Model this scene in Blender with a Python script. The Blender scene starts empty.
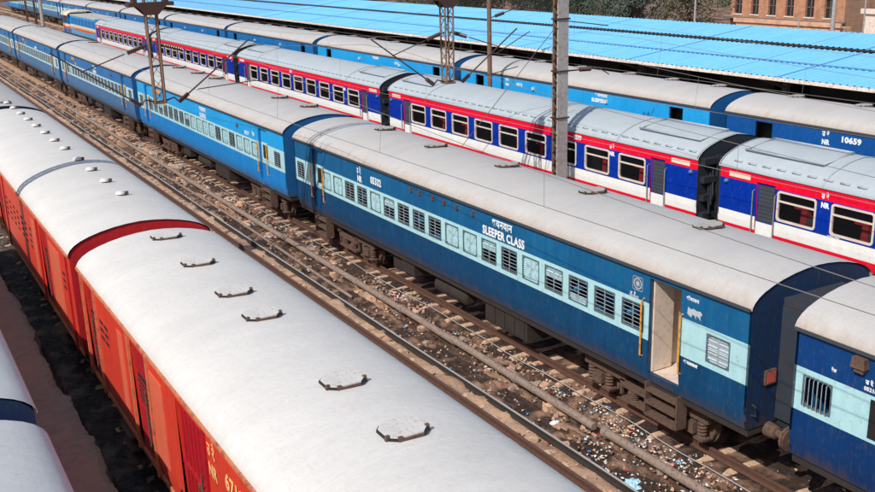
import bpy, math, random
from mathutils import Vector, Matrix
random.seed(7)
scene = bpy.context.scene
COL = scene.collection
# ------------------------------------------------------------------ camera
YAW, PITCH, ROLL, CAMZ, FPX = 0.52484, 0.29334, -0.02778, 9.975, 982.55
F_ = Vector((math.sin(YAW)*math.cos(PITCH), math.cos(YAW)*math.cos(PITCH), -math.sin(PITCH)))
R0 = Vector((math.cos(YAW), -math.sin(YAW), 0)); U0 = R0.cross(F_)
R_ = R0*math.cos(ROLL)+U0*math.sin(ROLL); U_ = -R0*math.sin(ROLL)+U0*math.cos(ROLL)
cd = bpy.data.cameras.new('camera'); cam = bpy.data.objects.new('camera', cd); COL.objects.link(cam)
cam.matrix_world = Matrix(((R_.x, U_.x, -F_.x, 0), (R_.y, U_.y, -F_.y, 0), (R_.z, U_.z, -F_.z, CAMZ), (0, 0, 0, 1)))
cd.sensor_width = 36; cd.lens = 36*FPX/875; cd.clip_start = .1; cd.clip_end = 3000
scene.camera = cam
# ------------------------------------------------------------------ light
SUN_DIR = Vector((-.90, -.40, .92)).normalized()        # towards the sun
world = bpy.data.worlds.new('World'); scene.world = world; world.use_nodes = True
wn = world.node_tree; wn.nodes.clear()
sky = wn.nodes.new('ShaderNodeTexSky'); sky.sky_type = 'NISHITA'; sky.sun_disc = False
sky.sun_elevation = math.asin(SUN_DIR.z); sky.sun_rotation = math.atan2(SUN_DIR.x, SUN_DIR.y)
sky.air_density = 1.0; sky.dust_density = 1.5
bg = wn.nodes.new('ShaderNodeBackground'); bg.inputs[1].default_value = .12
wo = wn.nodes.new('ShaderNodeOutputWorld')
wn.links.new(sky.outputs[0], bg.inputs[0]); wn.links.new(bg.outputs[0], wo.inputs[0])
sl = bpy.data.lights.new('sun', 'SUN'); sl.energy = 4.0; sl.angle = math.radians(.5); sl.color = (1, .95, .88)
so = bpy.data.objects.new('sun', sl); COL.objects.link(so); so.rotation_euler = SUN_DIR.to_track_quat('Z', 'Y').to_euler()
vs = scene.view_settings; vs.view_transform = 'Standard'; vs.look = 'None'; vs.exposure = 0.0; vs.gamma = 1; vs.use_curve_mapping = False

# ------------------------------------------------------------------ materials
def lin(r, g, b):
    return tuple(((c/255)/12.92 if c/255 <= .04045 else ((c/255+.055)/1.055)**2.4) for c in (r, g, b))+(1,)
def nodemat(name):
    m = bpy.data.materials.new(name); m.use_nodes = True
    nt = m.node_tree; b = nt.nodes['Principled BSDF']
    return m, nt, b
def N(nt, t, **kw):
    n = nt.nodes.new(t)
    for k, v in kw.items():
        if k.startswith('i_'): n.inputs[k[2:].replace('_', ' ')].default_value = v
        else: setattr(n, k, v)
    return n
def mixc(nt, fac, a, b):
    m = N(nt, 'ShaderNodeMix', data_type='RGBA')
    if hasattr(fac, 'links'): nt.links.new(fac, m.inputs[0])
    else: m.inputs[0].default_value = fac
    for v, s in ((a, 6), (b, 7)):
        if hasattr(v, 'links'): nt.links.new(v, m.inputs[s])
        else: m.inputs[s].default_value = v
    return m.outputs[2]
def ramp(nt, src, p0, p1, c0=(0, 0, 0, 1), c1=(1, 1, 1, 1)):
    r = N(nt, 'ShaderNodeValToRGB'); r.color_ramp.elements[0].position = p0; r.color_ramp.elements[1].position = p1
    r.color_ramp.elements[0].color = c0; r.color_ramp.elements[1].color = c1
    nt.links.new(src, r.inputs[0]); return r.outputs[0]
def noise(nt, vec, scale, detail=4, rough=.6):
    n = N(nt, 'ShaderNodeTexNoise'); n.inputs['Scale'].default_value = scale; n.inputs['Detail'].default_value = detail
    n.inputs['Roughness'].default_value = rough
    if vec is not None: nt.links.new(vec, n.inputs['Vector'])
    return n.outputs[0]
def mapping(nt, scale):
    tc = N(nt, 'ShaderNodeTexCoord'); mp = N(nt, 'ShaderNodeMapping'); mp.inputs['Scale'].default_value = scale
    nt.links.new(tc.outputs['Object'], mp.inputs[0]); return mp.outputs[0]
def bump(nt, b, src, strength, dist=.02):
    bp = N(nt, 'ShaderNodeBump'); bp.inputs['Strength'].default_value = strength; bp.inputs['Distance'].default_value = dist
    nt.links.new(src, bp.inputs['Height']); nt.links.new(bp.outputs[0], b.inputs['Normal'])
def mat_plain(name, rgb, rough=.6, metal=0, var=.25, scale=3, dirt=None):
    m, nt, b = nodemat(name)
    v = mapping(nt, (1, 1, 1)); n1 = noise(nt, v, scale, 5)
    c = rgb; dk = tuple(x*(1-var) for x in c[:3])+(1,); lt = tuple(min(1, x*(1+var)) for x in c[:3])+(1,)
    o = mixc(nt, n1, dk, lt)
    if dirt:
        o = mixc(nt, ramp(nt, noise(nt, v, scale*2.7, 6), .5, .72), o, dirt)
    nt.links.new(o, b.inputs['Base Color']); b.inputs['Roughness'].default_value = rough; b.inputs['Metallic'].default_value = metal
    return m
def mat_side(name, rgb, fade, dirt=(.09, .055, .035, 1), rough=.42, dirtlow=True):
    """painted coach side: faded streaks running down, brake dust along the bottom, grime specks, slight panel waviness"""
    m, nt, b = nodemat(name)
    v1 = mapping(nt, (3, 3, .45)); st = noise(nt, v1, 1.6, 5, .65)
    v2 = mapping(nt, (1, 1, 1)); sp = noise(nt, v2, 9, 6, .7); big = noise(nt, v2, .7, 3)
    o = mixc(nt, ramp(nt, st, .3, .75), rgb, fade)
    o = mixc(nt, ramp(nt, big, .3, .8, (0, 0, 0, 1), (.5, .5, .5, 1)), o, tuple(c*.75 for c in rgb[:3])+(1,))
    f = ramp(nt, sp, .56, .72, (0, 0, 0, 1), (.5, .5, .5, 1))
    wr = noise(nt, mapping(nt, (4, 4, .8)), 4, 6, .75); o = mixc(nt, ramp(nt, wr, .56, .66, (0, 0, 0, 1), (.28, .28, .28, 1)), o, tuple(.55*c+.45*g for c, g in zip(rgb[:3], (.30, .27, .24)))+(1,))
    o = mixc(nt, f, o, dirt)
    if dirtlow:
        tc = N(nt, 'ShaderNodeTexCoord'); sx = N(nt, 'ShaderNodeSeparateXYZ'); nt.links.new(tc.outputs['Object'], sx.inputs[0])
        ad = N(nt, 'ShaderNodeMath', operation='MULTIPLY_ADD'); nt.links.new(st, ad.inputs[0]); ad.inputs[1].default_value = -.9
        nt.links.new(sx.outputs['Z'], ad.inputs[2])
        lo = ramp(nt, ad.outputs[0], .75, 1.45, (.6, .6, .6, 1), (0, 0, 0, 1))
        o = mixc(nt, lo, o, dirt)
    nt.links.new(o, b.inputs['Base Color']); b.inputs['Roughness'].default_value = rough
    bump(nt, b, noise(nt, mapping(nt, (1, 1.6, .7)), 1.9, 3), .5, .035)
    return m
def mat_roof(name, rgb, stain=(.45, .30, .18, 1), grime=.5, edge=.55):
    m, nt, b = nodemat(name)
    v = mapping(nt, (1, 1, 1)); va = mapping(nt, (.6, 1.6, 1))
    big = noise(nt, va, .8, 5, .6); fine = noise(nt, v, 14, 5, .7); mid = noise(nt, va, 3, 6, .7)
    o = mixc(nt, ramp(nt, big, .3, .7), tuple(c*.90 for c in rgb[:3])+(1,), rgb)
    o = mixc(nt, ramp(nt, fine, .45, .8, (0, 0, 0, 1), (.25, .25, .25, 1)), o, tuple(c*.6 for c in rgb[:3])+(1,))
    o = mixc(nt, ramp(nt, mid, .56, .78, (0, 0, 0, 1), (grime, grime, grime, 1)), o, tuple(c*.62 for c in stain[:3])+(1,) if grime > .6 else tuple(.5*(a+c) for a, c in zip(stain[:3], rgb[:3]))+(1,))
    # rust creeping up from the gutter
    tc = N(nt, 'ShaderNodeTexCoord'); sx = N(nt, 'ShaderNodeSeparateXYZ'); nt.links.new(tc.outputs['Object'], sx.inputs[0])
    ab = N(nt, 'ShaderNodeMath', operation='ABSOLUTE'); nt.links.new(sx.outputs['X'], ab.inputs[0])
    ad = N(nt, 'ShaderNodeMath', operation='MULTIPLY_ADD'); nt.links.new(mid, ad.inputs[0]); ad.inputs[1].default_value = .55; nt.links.new(ab.outputs[0], ad.inputs[2])
    e = ramp(nt, ad.outputs[0], 1.74/2, 2.06/2, (0, 0, 0, 1), (edge, edge, edge, 1))
    hv = N(nt, 'ShaderNodeMath', operation='MULTIPLY'); hv.inputs[1].default_value = .5; nt.links.new(ad.outputs[0], hv.inputs[0])
    r = e.node; nt.links.new(hv.outputs[0], r.inputs[0])
    o = mixc(nt, e, o, stain)
    nt.links.new(o, b.inputs['Base Color']); b.inputs['Roughness'].default_value = .55
    sc = noise(nt, mapping(nt, (5, .8, 5)), 5, 6, .75)
    o = mixc(nt, ramp(nt, sc, .60, .66, (0, 0, 0, 1), (.6, .6, .6, 1)), o, tuple(c*.72 for c in rgb[:3])+(1,))
    sc2 = noise(nt, mapping(nt, (1.2, 3, 1)), 6, 8, .8)
    o = mixc(nt, ramp(nt, sc2, .59, .64, (0, 0, 0, 1), (.5, .5, .5, 1)), o, tuple(c*x for c, x in zip(rgb[:3], (.80, .74, .68)))+(1,))
    nt.links.new(o, b.inputs['Base Color'])
    dent = noise(nt, mapping(nt, (1, .8, 1)), 1.8, 4, .5); add = N(nt, 'ShaderNodeMath', operation='ADD'); nt.links.new(mid, add.inputs[0]); nt.links.new(dent, add.inputs[1])
    bump(nt, b, add.outputs[0], .45, .03)
    return m
M = {}
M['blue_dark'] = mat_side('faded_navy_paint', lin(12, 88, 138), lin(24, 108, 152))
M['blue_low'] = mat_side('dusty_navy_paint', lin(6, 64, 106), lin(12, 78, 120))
M['blue_mid'] = mat_side('bright_blue_paint', lin(22, 160, 230), lin(48, 172, 234))
M['blue_midlow'] = mat_side('bright_blue_low_paint', lin(14, 138, 214), lin(24, 122, 190))
M['blue_far'] = mat_side('royal_blue_paint', lin(12, 104, 172), lin(30, 124, 186))
M['blue_farlow'] = mat_side('slate_blue_paint', lin(52, 104, 152), lin(80, 126, 170))
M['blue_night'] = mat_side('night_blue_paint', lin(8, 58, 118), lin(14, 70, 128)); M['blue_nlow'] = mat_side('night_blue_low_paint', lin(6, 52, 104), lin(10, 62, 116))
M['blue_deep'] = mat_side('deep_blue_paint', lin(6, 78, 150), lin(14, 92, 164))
M['cyan'] = mat_side('pale_cyan_paint', lin(186, 230, 234), lin(168, 214, 220), dirt=lin(120, 120, 110), dirtlow=False)
M['cyan_far'] = mat_side('pale_cyan_paint_dusty', lin(190, 228, 236), lin(170, 205, 215), dirt=lin(120, 120, 110), dirtlow=False)
M['royal'] = mat_side('royal_blue_gloss', lin(2, 54, 168), lin(2, 46, 150), rough=.3, dirt=lin(30, 62, 140), dirtlow=False)
M['red'] = mat_side('red_gloss', lin(252, 8, 52), lin(245, 16, 50), rough=.3, dirt=lin(190, 20, 40), dirtlow=False)
M['cream'] = mat_side('white_gloss', lin(250, 250, 246), lin(240, 240, 236), rough=.35, dirt=lin(200, 190, 175), dirtlow=False)
M['orange'] = mat_side('orange_red_paint', lin(226, 70, 48), lin(206, 54, 40), dirt=lin(130, 44, 34))
M['orange_pale'] = mat_side('worn_orange_paint', lin(232, 116, 86), lin(222, 98, 68), dirt=lin(170, 60, 40))
M['crimson'] = mat_side('crimson_paint', lin(184, 28, 40), lin(160, 24, 34), dirt=lin(96, 24, 24), rough=.45)
M['end_navy'] = mat_side('end_wall_navy', lin(8, 50, 92), lin(30, 40, 56), dirt=(.045, .032, .026, 1), rough=.6)
M['end_blue'] = mat_side('end_wall_blue', lin(16, 94, 158), lin(26, 96, 150), dirt=(.05, .04, .035, 1), rough=.6)
M['end_crimson'] = mat_side('end_wall_crimson', lin(206, 30, 40), lin(176, 26, 34), dirt=(.08, .02, .018, 1), rough=.6)
M['roof_grey'] = mat_roof('weathered_grey_roof', (.525, .505, .485, 1), (.40, .31, .24, 1), .4, .7)
M['roof_white'] = mat_roof('whitewashed_roof', (.70, .675, .64, 1), (.50, .43, .36, 1), .4, .2)
M['roof_blueish'] = mat_roof('pale_blue_grey_roof', (.45, .50, .53, 1), (.38, .44, .48, 1), .35, .25)
M['gutter'] = mat_plain('grimy_gutter', (.05, .055, .06, 1), .7)
M['gutter_orange'] = mat_plain('worn_orange_gutter', lin(206, 124, 84), .7, dirt=lin(120, 70, 52))
M['seam_blue'] = mat_plain('blue_grey_sealant', lin(150, 195, 210), .7)
M['black'] = mat_plain('shaded_opening_black', (.014, .013, .013, 1), .75, scale=6)  # black painted in for the shade inside windows, slots and gaps
M['rubber'] = mat_plain('gangway_rubber', (.022, .026, .035, 1), .6, scale=4, var=.5)
M['interior'] = mat_plain('interior_dark_laminate', (.05, .055, .05, 1), .7)
M['laminate'] = mat_plain('vestibule_laminate', lin(222, 204, 188), .5, var=.10, dirt=lin(196, 174, 156))
M['steel'] = mat_plain('dusty_steel', lin(150, 148, 146), .5, .3)
M['bars'] = mat_plain('window_bar_grey', lin(150, 160, 165), .5)
M['alu'] = mat_plain('aluminium_window_frame', lin(222, 206, 192), .4, .0)
M['shutter'] = mat_plain('louvred_shutter_paint', lin(165, 200, 206), .5, var=.15, dirt=lin(110, 120, 120))
M['doorslat'] = mat_plain('dark_door_slats', lin(66, 78, 104), .5)
M['yellow'] = mat_plain('yellow_rail_paint', lin(235, 160, 50), .45, dirt=lin(130, 70, 30))
M['rusty'] = mat_plain('brown_brake_dust', lin(98, 76, 64), .85, var=.4, scale=5, dirt=lin(60, 42, 34))
M['under'] = mat_plain('dark_underframe', lin(50, 42, 38), .85, var=.5, scale=4)
M['lattice'] = mat_plain('rusty_lattice_steel', lin(118, 90, 74), .8, var=.35, scale=9, dirt=lin(90, 60, 48))
M['galv'] = mat_plain('galvanised_grey', lin(164, 160, 158), .6, .0, dirt=lin(140, 120, 105))
M['insul'] = mat_plain('brown_porcelain', lin(70, 48, 42), .3)
M['wire'] = mat_plain('dark_copper_wire', lin(120, 116, 110), .5)
M['glass_dark'] = mat_plain('tinted_window_glass', (.012, .014, .018, 1), .12, scale=2)
M['seat_red'] = mat_plain('red_seat_curtain', lin(170, 36, 38), .8)
M['whitetxt'] = mat_plain('white_lettering', lin(235, 240, 240), .6, var=.1, scale=30)
M['creamtxt'] = mat_plain('ochre_lettering', lin(250, 190, 120), .6, var=.1, scale=30)
M['plate'] = mat_plain('cream_destination_board', lin(238, 224, 200), .5, var=.15, scale=20, dirt=lin(170, 150, 120))
M['lamp_red'] = mat_plain('red_reflector', lin(190, 90, 80), .4)
M['concrete'] = mat_plain('dusty_sleeper_concrete', lin(212, 176, 146), .95, var=.4, scale=6, dirt=lin(80, 58, 46))
M['sheetblue'] = None
M['rail'] = mat_plain('rusty_rail', lin(92, 64, 52), .8, .1, var=.4, scale=8, dirt=lin(80, 48, 36))
M['railtop'] = mat_plain('worn_rail_head', lin(128, 100, 86), .45, .5)
M['pipe'] = mat_plain('cast_iron_pipe', lin(148, 130, 118), .75, .1, var=.35, scale=7, dirt=lin(96, 70, 56))
M['conduit'] = mat_plain('silver_conduit', lin(200, 195, 190), .4, .3)
M['brick'] = None

# ------------------------------------------------------------------ mesh helpers
class MB:
    def __init__(s): s.v = []; s.f = []; s.m = []
    def quad(s, pts, m=0):
        i = len(s.v); s.v += [tuple(p) for p in pts]; s.f.append(tuple(range(i, i+len(pts)))); s.m.append(m)
    def box(s, x0, x1, y0, y1, z0, z1, m=0, taper=0):
        i = len(s.v); t = taper
        s.v += [(x0, y0, z0), (x1, y0, z0), (x1, y1, z0), (x0, y1, z0), (x0+t, y0+t, z1), (x1-t, y0+t, z1), (x1-t, y1-t, z1), (x0+t, y1-t, z1)]
        for f in ((3, 2, 1, 0), (4, 5, 6, 7), (0, 1, 5, 4), (1, 2, 6, 5), (2, 3, 7, 6), (3, 0, 4, 7)):
            s.f.append(tuple(i+k for k in f)); s.m.append(m)
    def tube(s, path, r, n=8, m=0, r2=None, cap=True):
        path = [Vector(p) for p in path]; rings = []
        for k, p in enumerate(path):
            d = (path[min(k+1, len(path)-1)]-path[max(k-1, 0)]).normalized()
            a = d.orthogonal().normalized() if abs(d.z) > .95 else d.cross(Vector((0, 0, 1))).normalized()
            b = d.cross(a); rr = r if r2 is None else r+(r2-r)*k/(len(path)-1)
            if isinstance(r, (list, tuple)): rr = r[k]
            i = len(s.v); rings.append(i)
            for j in range(n):
                t = 2*math.pi*j/n; s.v.append(tuple(p+a*math.cos(t)*rr+b*math.sin(t)*rr))
        for k in range(len(rings)-1):
            for j in range(n):
                s.f.append((rings[k]+j, rings[k]+(j+1) % n, rings[k+1]+(j+1) % n, rings[k+1]+j)); s.m.append(m)
        if cap:
            s.f.append(tuple(rings[0]+j for j in reversed(range(n)))); s.m.append(m)
            s.f.append(tuple(rings[-1]+j for j in range(n))); s.m.append(m)
    def bar(s, a, b, w, h, m=0):
        """flat bar from a to b"""
        a = Vector(a); b = Vector(b); d = (b-a).normalized(); u = d.orthogonal().normalized() if abs(d.z) > .9 else d.cross(Vector((0, 0, 1))).normalized(); v = d.cross(u)
        i = len(s.v)
        for p in (a, b):
            for q in ((-1, -1), (1, -1), (1, 1), (-1, 1)): s.v.append(tuple(p+u*q[0]*w/2+v*q[1]*h/2))
        for f in ((3, 2, 1, 0), (4, 5, 6, 7), (0, 1, 5, 4), (1, 2, 6, 5), (2, 3, 7, 6), (3, 0, 4, 7)):
            s.f.append(tuple(i+k for k in f)); s.m.append(m)
    def extrude_profile(s, prof, ys, m=0, cap=False, offs=None):
        """profile in xz swept along y at ys; prof open polyline"""
        n = len(prof); base = []
        for k, y in enumerate(ys):
            base.append(len(s.v)); s.v += [(px, y, pz) for px, pz in prof]
        for k in range(len(ys)-1):
            for j in range(n-1):
                s.f.append((base[k]+j, base[k+1]+j, base[k+1]+j+1, base[k]+j+1)); s.m.append(m)
        if cap:
            s.f.append(tuple(base[0]+j for j in range(n))); s.m.append(m)
            s.f.append(tuple(base[-1]+j for j in reversed(range(n)))); s.m.append(m)
    def mesh(s, name, mats, smooth=False):
        me = bpy.data.meshes.new(name); me.from_pydata(s.v, [], s.f)
        for m in (mats if isinstance(mats, (list, tuple)) else [mats]): me.materials.append(m)
        me.polygons.foreach_set('material_index', s.m)
        if smooth: me.polygons.foreach_set('use_smooth', [True]*len(s.f))
        me.update(); return me
def link(name, data, parent=None, loc=(0, 0, 0), rot=(0, 0, 0), **props):
    o = bpy.data.objects.new(name, data); COL.objects.link(o); o.location = loc; o.rotation_euler = rot
    if parent is not None: o.parent = parent
    for k, v in props.items():
        if v: o[k] = v
    return o
def thing(name, label, cat, loc=(0, 0, 0), rot=(0, 0, 0), group=None, data=None, kind=None):
    return link(name, data, None, loc, rot, label=label, category=cat, group=group, kind=kind)
def structure(name, me, loc=(0, 0, 0)): return link(name, me, None, loc, kind='structure')
_cache = {}
def cached(key, fn):
    if key not in _cache: _cache[key] = fn()
    return _cache[key]
FONT = {}
def text_mesh(txt, size, mat, bold=.0, xs=1.0):
    def mk():
        cu = bpy.data.curves.new('lettering', 'FONT'); cu.body = txt; cu.size = size; cu.extrude = .0015; cu.offset = bold
        cu.space_character = 1.08; cu.resolution_u = 3
        o = bpy.data.objects.new('t', cu); COL.objects.link(o)
        dg = bpy.context.evaluated_depsgraph_get(); dg.update()
        me = bpy.data.meshes.new_from_object(o.evaluated_get(dg)); bpy.data.objects.remove(o)
        for v in me.vertices: v.co.x *= xs
        me.materials.clear(); me.materials.append(mat); return me
    return cached(('t', txt, size, mat.name, bold, xs), mk)
# text on a side wall facing -X, reading towards -Y
TR = Matrix(((0, 0, -1), (-1, 0, 0), (0, 1, 0))).to_euler()
def side_text(parent, txt, y, z, size, mat, bold=.006, xs=1.0, x=-1.632, name='lettering'):
    return link(name, text_mesh(txt, size, mat, bold, xs), parent, (x, y, z), TR)

# ------------------------------------------------------------------ coach pieces (origin on the rails at the end nearest the camera)
W = 1.62
ROOF = [(1.655, 3.62), (1.655, 3.67), (1.60, 3.76), (1.50, 3.85), (1.36, 3.93), (1.15, 4.01), (.9, 4.08), (.6, 4.14), (.3, 4.175), (0, 4.19)]
ROOF = [(-x, z) for x, z in ROOF]+[(x, z) for x, z in reversed(ROOF[:-1])]
def side_x(z): return W if z > 1.7 else W-.07*((1.7-z)/.45)**1.6
def wall_mesh(L, zb, ze, bands, opens, mats, sgn=-1):
    """bands: [(ztop, mat index)...] bottom-up; opens: [(y0,y1,z0,z1)]"""
    def mk():
        b = MB(); zs = sorted(set([zb, 1.4, 1.55, 1.7, ze]+[t for t, _ in bands if t < ze]+[z for o in opens for z in o[2:]]))
        zs = [z for z in zs if zb <= z <= ze]
        ys = sorted(set([0, L]+[y for o in opens for y in o[:2]]))
        def hole(y, z): return any(o[0] < y < o[1] and o[2] < z < o[3] for o in opens)
        for i in range(len(ys)-1):
            for j in range(len(zs)-1):
                y0, y1, z0, z1 = ys[i], ys[i+1], zs[j], zs[j+1]; zm = (z0+z1)/2
                if hole((y0+y1)/2, zm): continue
                mi = next(m for t, m in bands if zm < t)
                a, c = sgn*side_x(z0), sgn*side_x(z1)
                q = [(a, y0, z0), (c, y0, z1), (c, y1, z1), (a, y1, z0)]
                b.quad(q if sgn < 0 else q[::-1], mi)
        for y0, y1, z0, z1 in opens:      # reveals
            mi = next(m for t, m in bands if (z0+z1)/2 < t) if z1-z0 < 1.5 else 0; d = .07
            for A, B in (((y0, z0), (y1, z0)), ((y1, z0), (y1, z1)), ((y1, z1), (y0, z1)), ((y0, z1), (y0, z0))):
                xa, xb = sgn*side_x(A[1]), sgn*side_x(B[1])
                b.quad([(xa, A[0], A[1]), (xb, B[0], B[1]), (xb-sgn*d, B[0], B[1]), (xa-sgn*d, A[0], A[1])], mi)
        return b.mesh('wall', mats)
    return mk()
def roof_mesh(L, m, shadow_ribs=()):
    b = MB(); b.extrude_profile(ROOF, [-.03]+[L*i/8 for i in range(9)][1:-1]+[L+.03], 0)
    k = 1
    while k*2.37 < L-.5:      # lapped sheet joints
        y = k*2.37; pr = [(x*1.001, z+.002) for x, z in ROOF]; n = len(pr)
        for j in range(n-1):
            b.quad([(ROOF[j][0], y-.004, ROOF[j][1]), (pr[j][0], y, pr[j][1]), (pr[j+1][0], y, pr[j+1][1]), (ROOF[j+1][0], y-.004, ROOF[j+1][1])][::-1], 0)
            b.quad([(pr[j][0], y, pr[j][1]), (pr[j][0], y+.03, pr[j][1]), (pr[j+1][0], y+.03, pr[j+1][1]), (pr[j+1][0], y, pr[j+1][1])], 0)
            b.quad([(pr[j][0], y+.03, pr[j][1]), (ROOF[j][0], y+.036, ROOF[j][1]), (ROOF[j+1][0], y+.036, ROOF[j+1][1]), (pr[j+1][0], y+.03, pr[j+1][1])], 0)
        k += 1
    for (y, w) in shadow_ribs:
        prof = [(x*1.004, z+.012) for x, z in ROOF]; b.extrude_profile(prof, [y, y+w], 1)
        for yy in (y, y+w):
            n = len(prof)
            for j in range(n-1):
                b.quad([(ROOF[j][0], yy, ROOF[j][1]), (prof[j][0], yy, prof[j][1]), (prof[j+1][0], yy, prof[j+1][1]), (ROOF[j+1][0], yy, ROOF[j+1][1])], 1)
    return b.mesh('roof', m, True)
def end_mesh(mats, zb=1.22):
    b = MB()
    pts = [(-side_x(z), z) for z in (zb, 1.4, 1.55, 1.7)]+[(-W, 3.62)]+[(x*.975, z-.02) for x, z in ROOF if z > 3.65]+[(W, 3.62)]+[(side_x(z), z) for z in (1.7, 1.55, 1.4, zb)]
    b.quad([(x, 0, z) for x, z in pts]); b.quad([(x, .05, z) for x, z in reversed(pts)])
    n = len(pts)
    for k in range(n):
        a, c = pts[k], pts[(k+1) % n]; b.quad([(a[0], 0, a[1]), (a[0], .05, a[1]), (c[0], .05, c[1]), (c[0], 0, c[1])])
    return b.mesh('end_wall', mats)
def wheel_mesh():
    b = MB()
    for sx in (-1, 1):
        for sy in (0,):
            x = sx*.84; r = .457
            b.tube([(x-.07*sx, sy, .457), (x-.045*sx, sy, .457), (x-.04*sx, sy, .457), (x+.07*sx, sy, .457)], [.49, .49, r, r-.005], 24)
            b.tube([(x+.07*sx, sy, .457), (x+.16*sx, sy, .457)], [.12, .10], 10)
    b.tube([(-.8, 0, .457), (.8, 0, .457)], .08, 8)
    return b.mesh('wheelset', M['rusty'])
def bogie_mesh():
    b = MB()
    for sx in (-1, 1):
        x = sx*1.12
        b.box(x-.07, x+.07, -1.95, -.55, .66, .84); b.box(x-.07, x+.07, .55, 1.95, .66, .84); b.box(x-.07, x+.07, -.7, .7, .52, .70)
        for y in (-1.448, 1.448):
            b.box(x-.13, x+.13, y-.16, y+.16, .34, .58, 0, .02)
            for dy in (-.3, .3):
                for k in range(5): b.tube([(x, y+dy, .30+k*.075), (x, y+dy, .335+k*.075)], [.105, .085], 10)
                b.box(x-.12, x+.12, y+dy-.13, y+dy+.13, .25, .30)
        b.box(x-.1, x+.1, -.62, .62, .22, .30)
        for dy in (-.33, .33):
            for k in range(5): b.tube([(x, dy, .30+k*.045), (x, dy, .32+k*.045)], [.13, .11], 10)
        b.box(x-.03, x+.03, -.75, -.68, .3, 1.0); b.box(x-.03, x+.03, .68, .75, .3, 1.0)
        b.tube([(x+.12*sx, -1.0, .95), (x+.12*sx, 1.0, .95)], .03, 6)
    b.box(-1.05, 1.05, -.25, .25, .62, .80); b.box(-1.0, 1.0, -1.95, -1.82, .66, .80); b.box(-1.0, 1.0, 1.82, 1.95, .66, .80)
    return b.mesh('bogie', M['rusty'])
def under_mesh(L):
    b = MB()
    b.box(-1.50, 1.50, .02, L-.02, 1.06, 1.25)
    for x in (-1.1, 1.1): b.box(x-.05, x+.05, 5.4, L-5.4, .92, 1.06)
    return b.mesh('underframe', M['under'])
def boxes_mesh(kind):
    b = MB()
    if kind == 0:
        b.box(-1.42, -.6, 0, 1.9, .50, 1.05)
        for k in range(4): b.box(-1.445, -1.42, .1+k*.44, .5+k*.44, .56, 1.0)
    elif kind == 1:
        b.tube([(-1.15, 0, .72), (-1.15, .06, .72), (-1.15, 1.64, .72), (-1.15, 1.7, .72)], [.15, .24, .24, .15], 14)
        b.box(-1.2, -1.1, .3, .36, .9, 1.06); b.box(-1.2, -1.1, 1.3, 1.36, .9, 1.06)
    else:
        b.box(-1.4, -.7, 0, .8, .62, 1.05); b.box(-1.3, -.8, 1.0, 1.5, .55, 1.05)
    return b.mesh('equipment', M['under'])
def steps_mesh():
    b = MB()
    for k, z in enumerate((1.10, .82, .54)):
        x = 1.60+k*.0; b.box(-x-.04, -x+.22, 0, .86, z-.035, z); b.box(-x-.045, -x-.04, 0, .86, z-.07, z+.01)
    b.box(-1.64, -1.36, -.05, -.012, .48, 1.22); b.box(-1.64, -1.36, .872, .91, .48, 1.22)
    return b.mesh('steps', M['rusty'])
def gangway_mesh(m):
    b = MB()
    # bellows frame: a hollow portal standing proud of the end wall
    for x0, x1 in ((-.74, -.60), (.60, .74)): b.box(x0, x1, -.46, 0, 1.25, 3.38)
    b.box(-.74, .74, -.46, 0, 3.38, 3.52); b.box(-.74, .74, -.46, 0, 1.12, 1.25)
    for k in range(6):
        y = -.42+k*.07
        b.box(-.77, -.74, y, y+.035, 1.25, 3.5); b.box(.74, .77, y, y+.035, 1.25, 3.5); b.box(-.74, .74, y, y+.035, 3.52, 3.55)
    return b.mesh('gangway', m)
def gangway_hood_mesh():
    b = MB(); b.quad([(-.8, -.48, 3.60), (.8, -.48, 3.60), (.8, 0, 3.70), (-.8, 0, 3.70)]); b.quad([(-.8, 0, 3.56), (.8, 0, 3.56), (.8, -.48, 3.56), (-.8, -.48, 3.56)])
    b.quad([(-.8, -.48, 3.56), (.8, -.48, 3.56), (.8, -.48, 3.60), (-.8, -.48, 3.60)]); b.quad([(-.8, 0, 3.56), (-.8, -.48, 3.56), (-.8, -.48, 3.60), (-.8, 0, 3.70)])
    b.box(-.82, -.78, -.48, 0, 1.3, 3.55)
    return b.mesh('gangway_hood', M['steel_blue'])
M['steel_blue'] = mat_plain('dull_blue_grey_steel', lin(46, 54, 66), .7, dirt=lin(70, 54, 46), var=.4)
def buffer_mesh():
    b = MB(); b.tube([(0, 0, 0), (0, -.22, 0), (0, -.24, 0), (0, -.44, 0), (0, -.45, 0), (0, -.49, 0)], [.15, .13, .08, .08, .23, .22], 16)
    return b.mesh('buffer', M['rusty'])
def coupler_mesh():
    b = MB(); b.box(-.14, .14, -.40, 0, .90, 1.12); b.box(-.22, .22, -.5, -.32, .86, 1.16, 0, .02)
    b.tube([(.35, -.05, 1.1), (.36, -.2, .8), (.33, -.35, .72), (.3, -.5, .8)], .03, 6); b.tube([(-.35, -.05, 1.1), (-.36, -.2, .82), (-.33, -.35, .75), (-.3, -.5, .85)], .03, 6)
    return b.mesh('coupling', M['under'])
def rounded(y0, y1, z0, z1, r, n=4):
    pts = []
    for (cy, cz, a0) in ((y1-r, z1-r, 0), (y0+r, z1-r, 90), (y0+r, z0+r, 180), (y1-r, z0+r, 270)):
        for k in range(n+1):
            a = math.radians(a0+90*k/n); pts.append((cy+r*math.cos(a), cz+r*math.sin(a)))
    return pts
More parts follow.
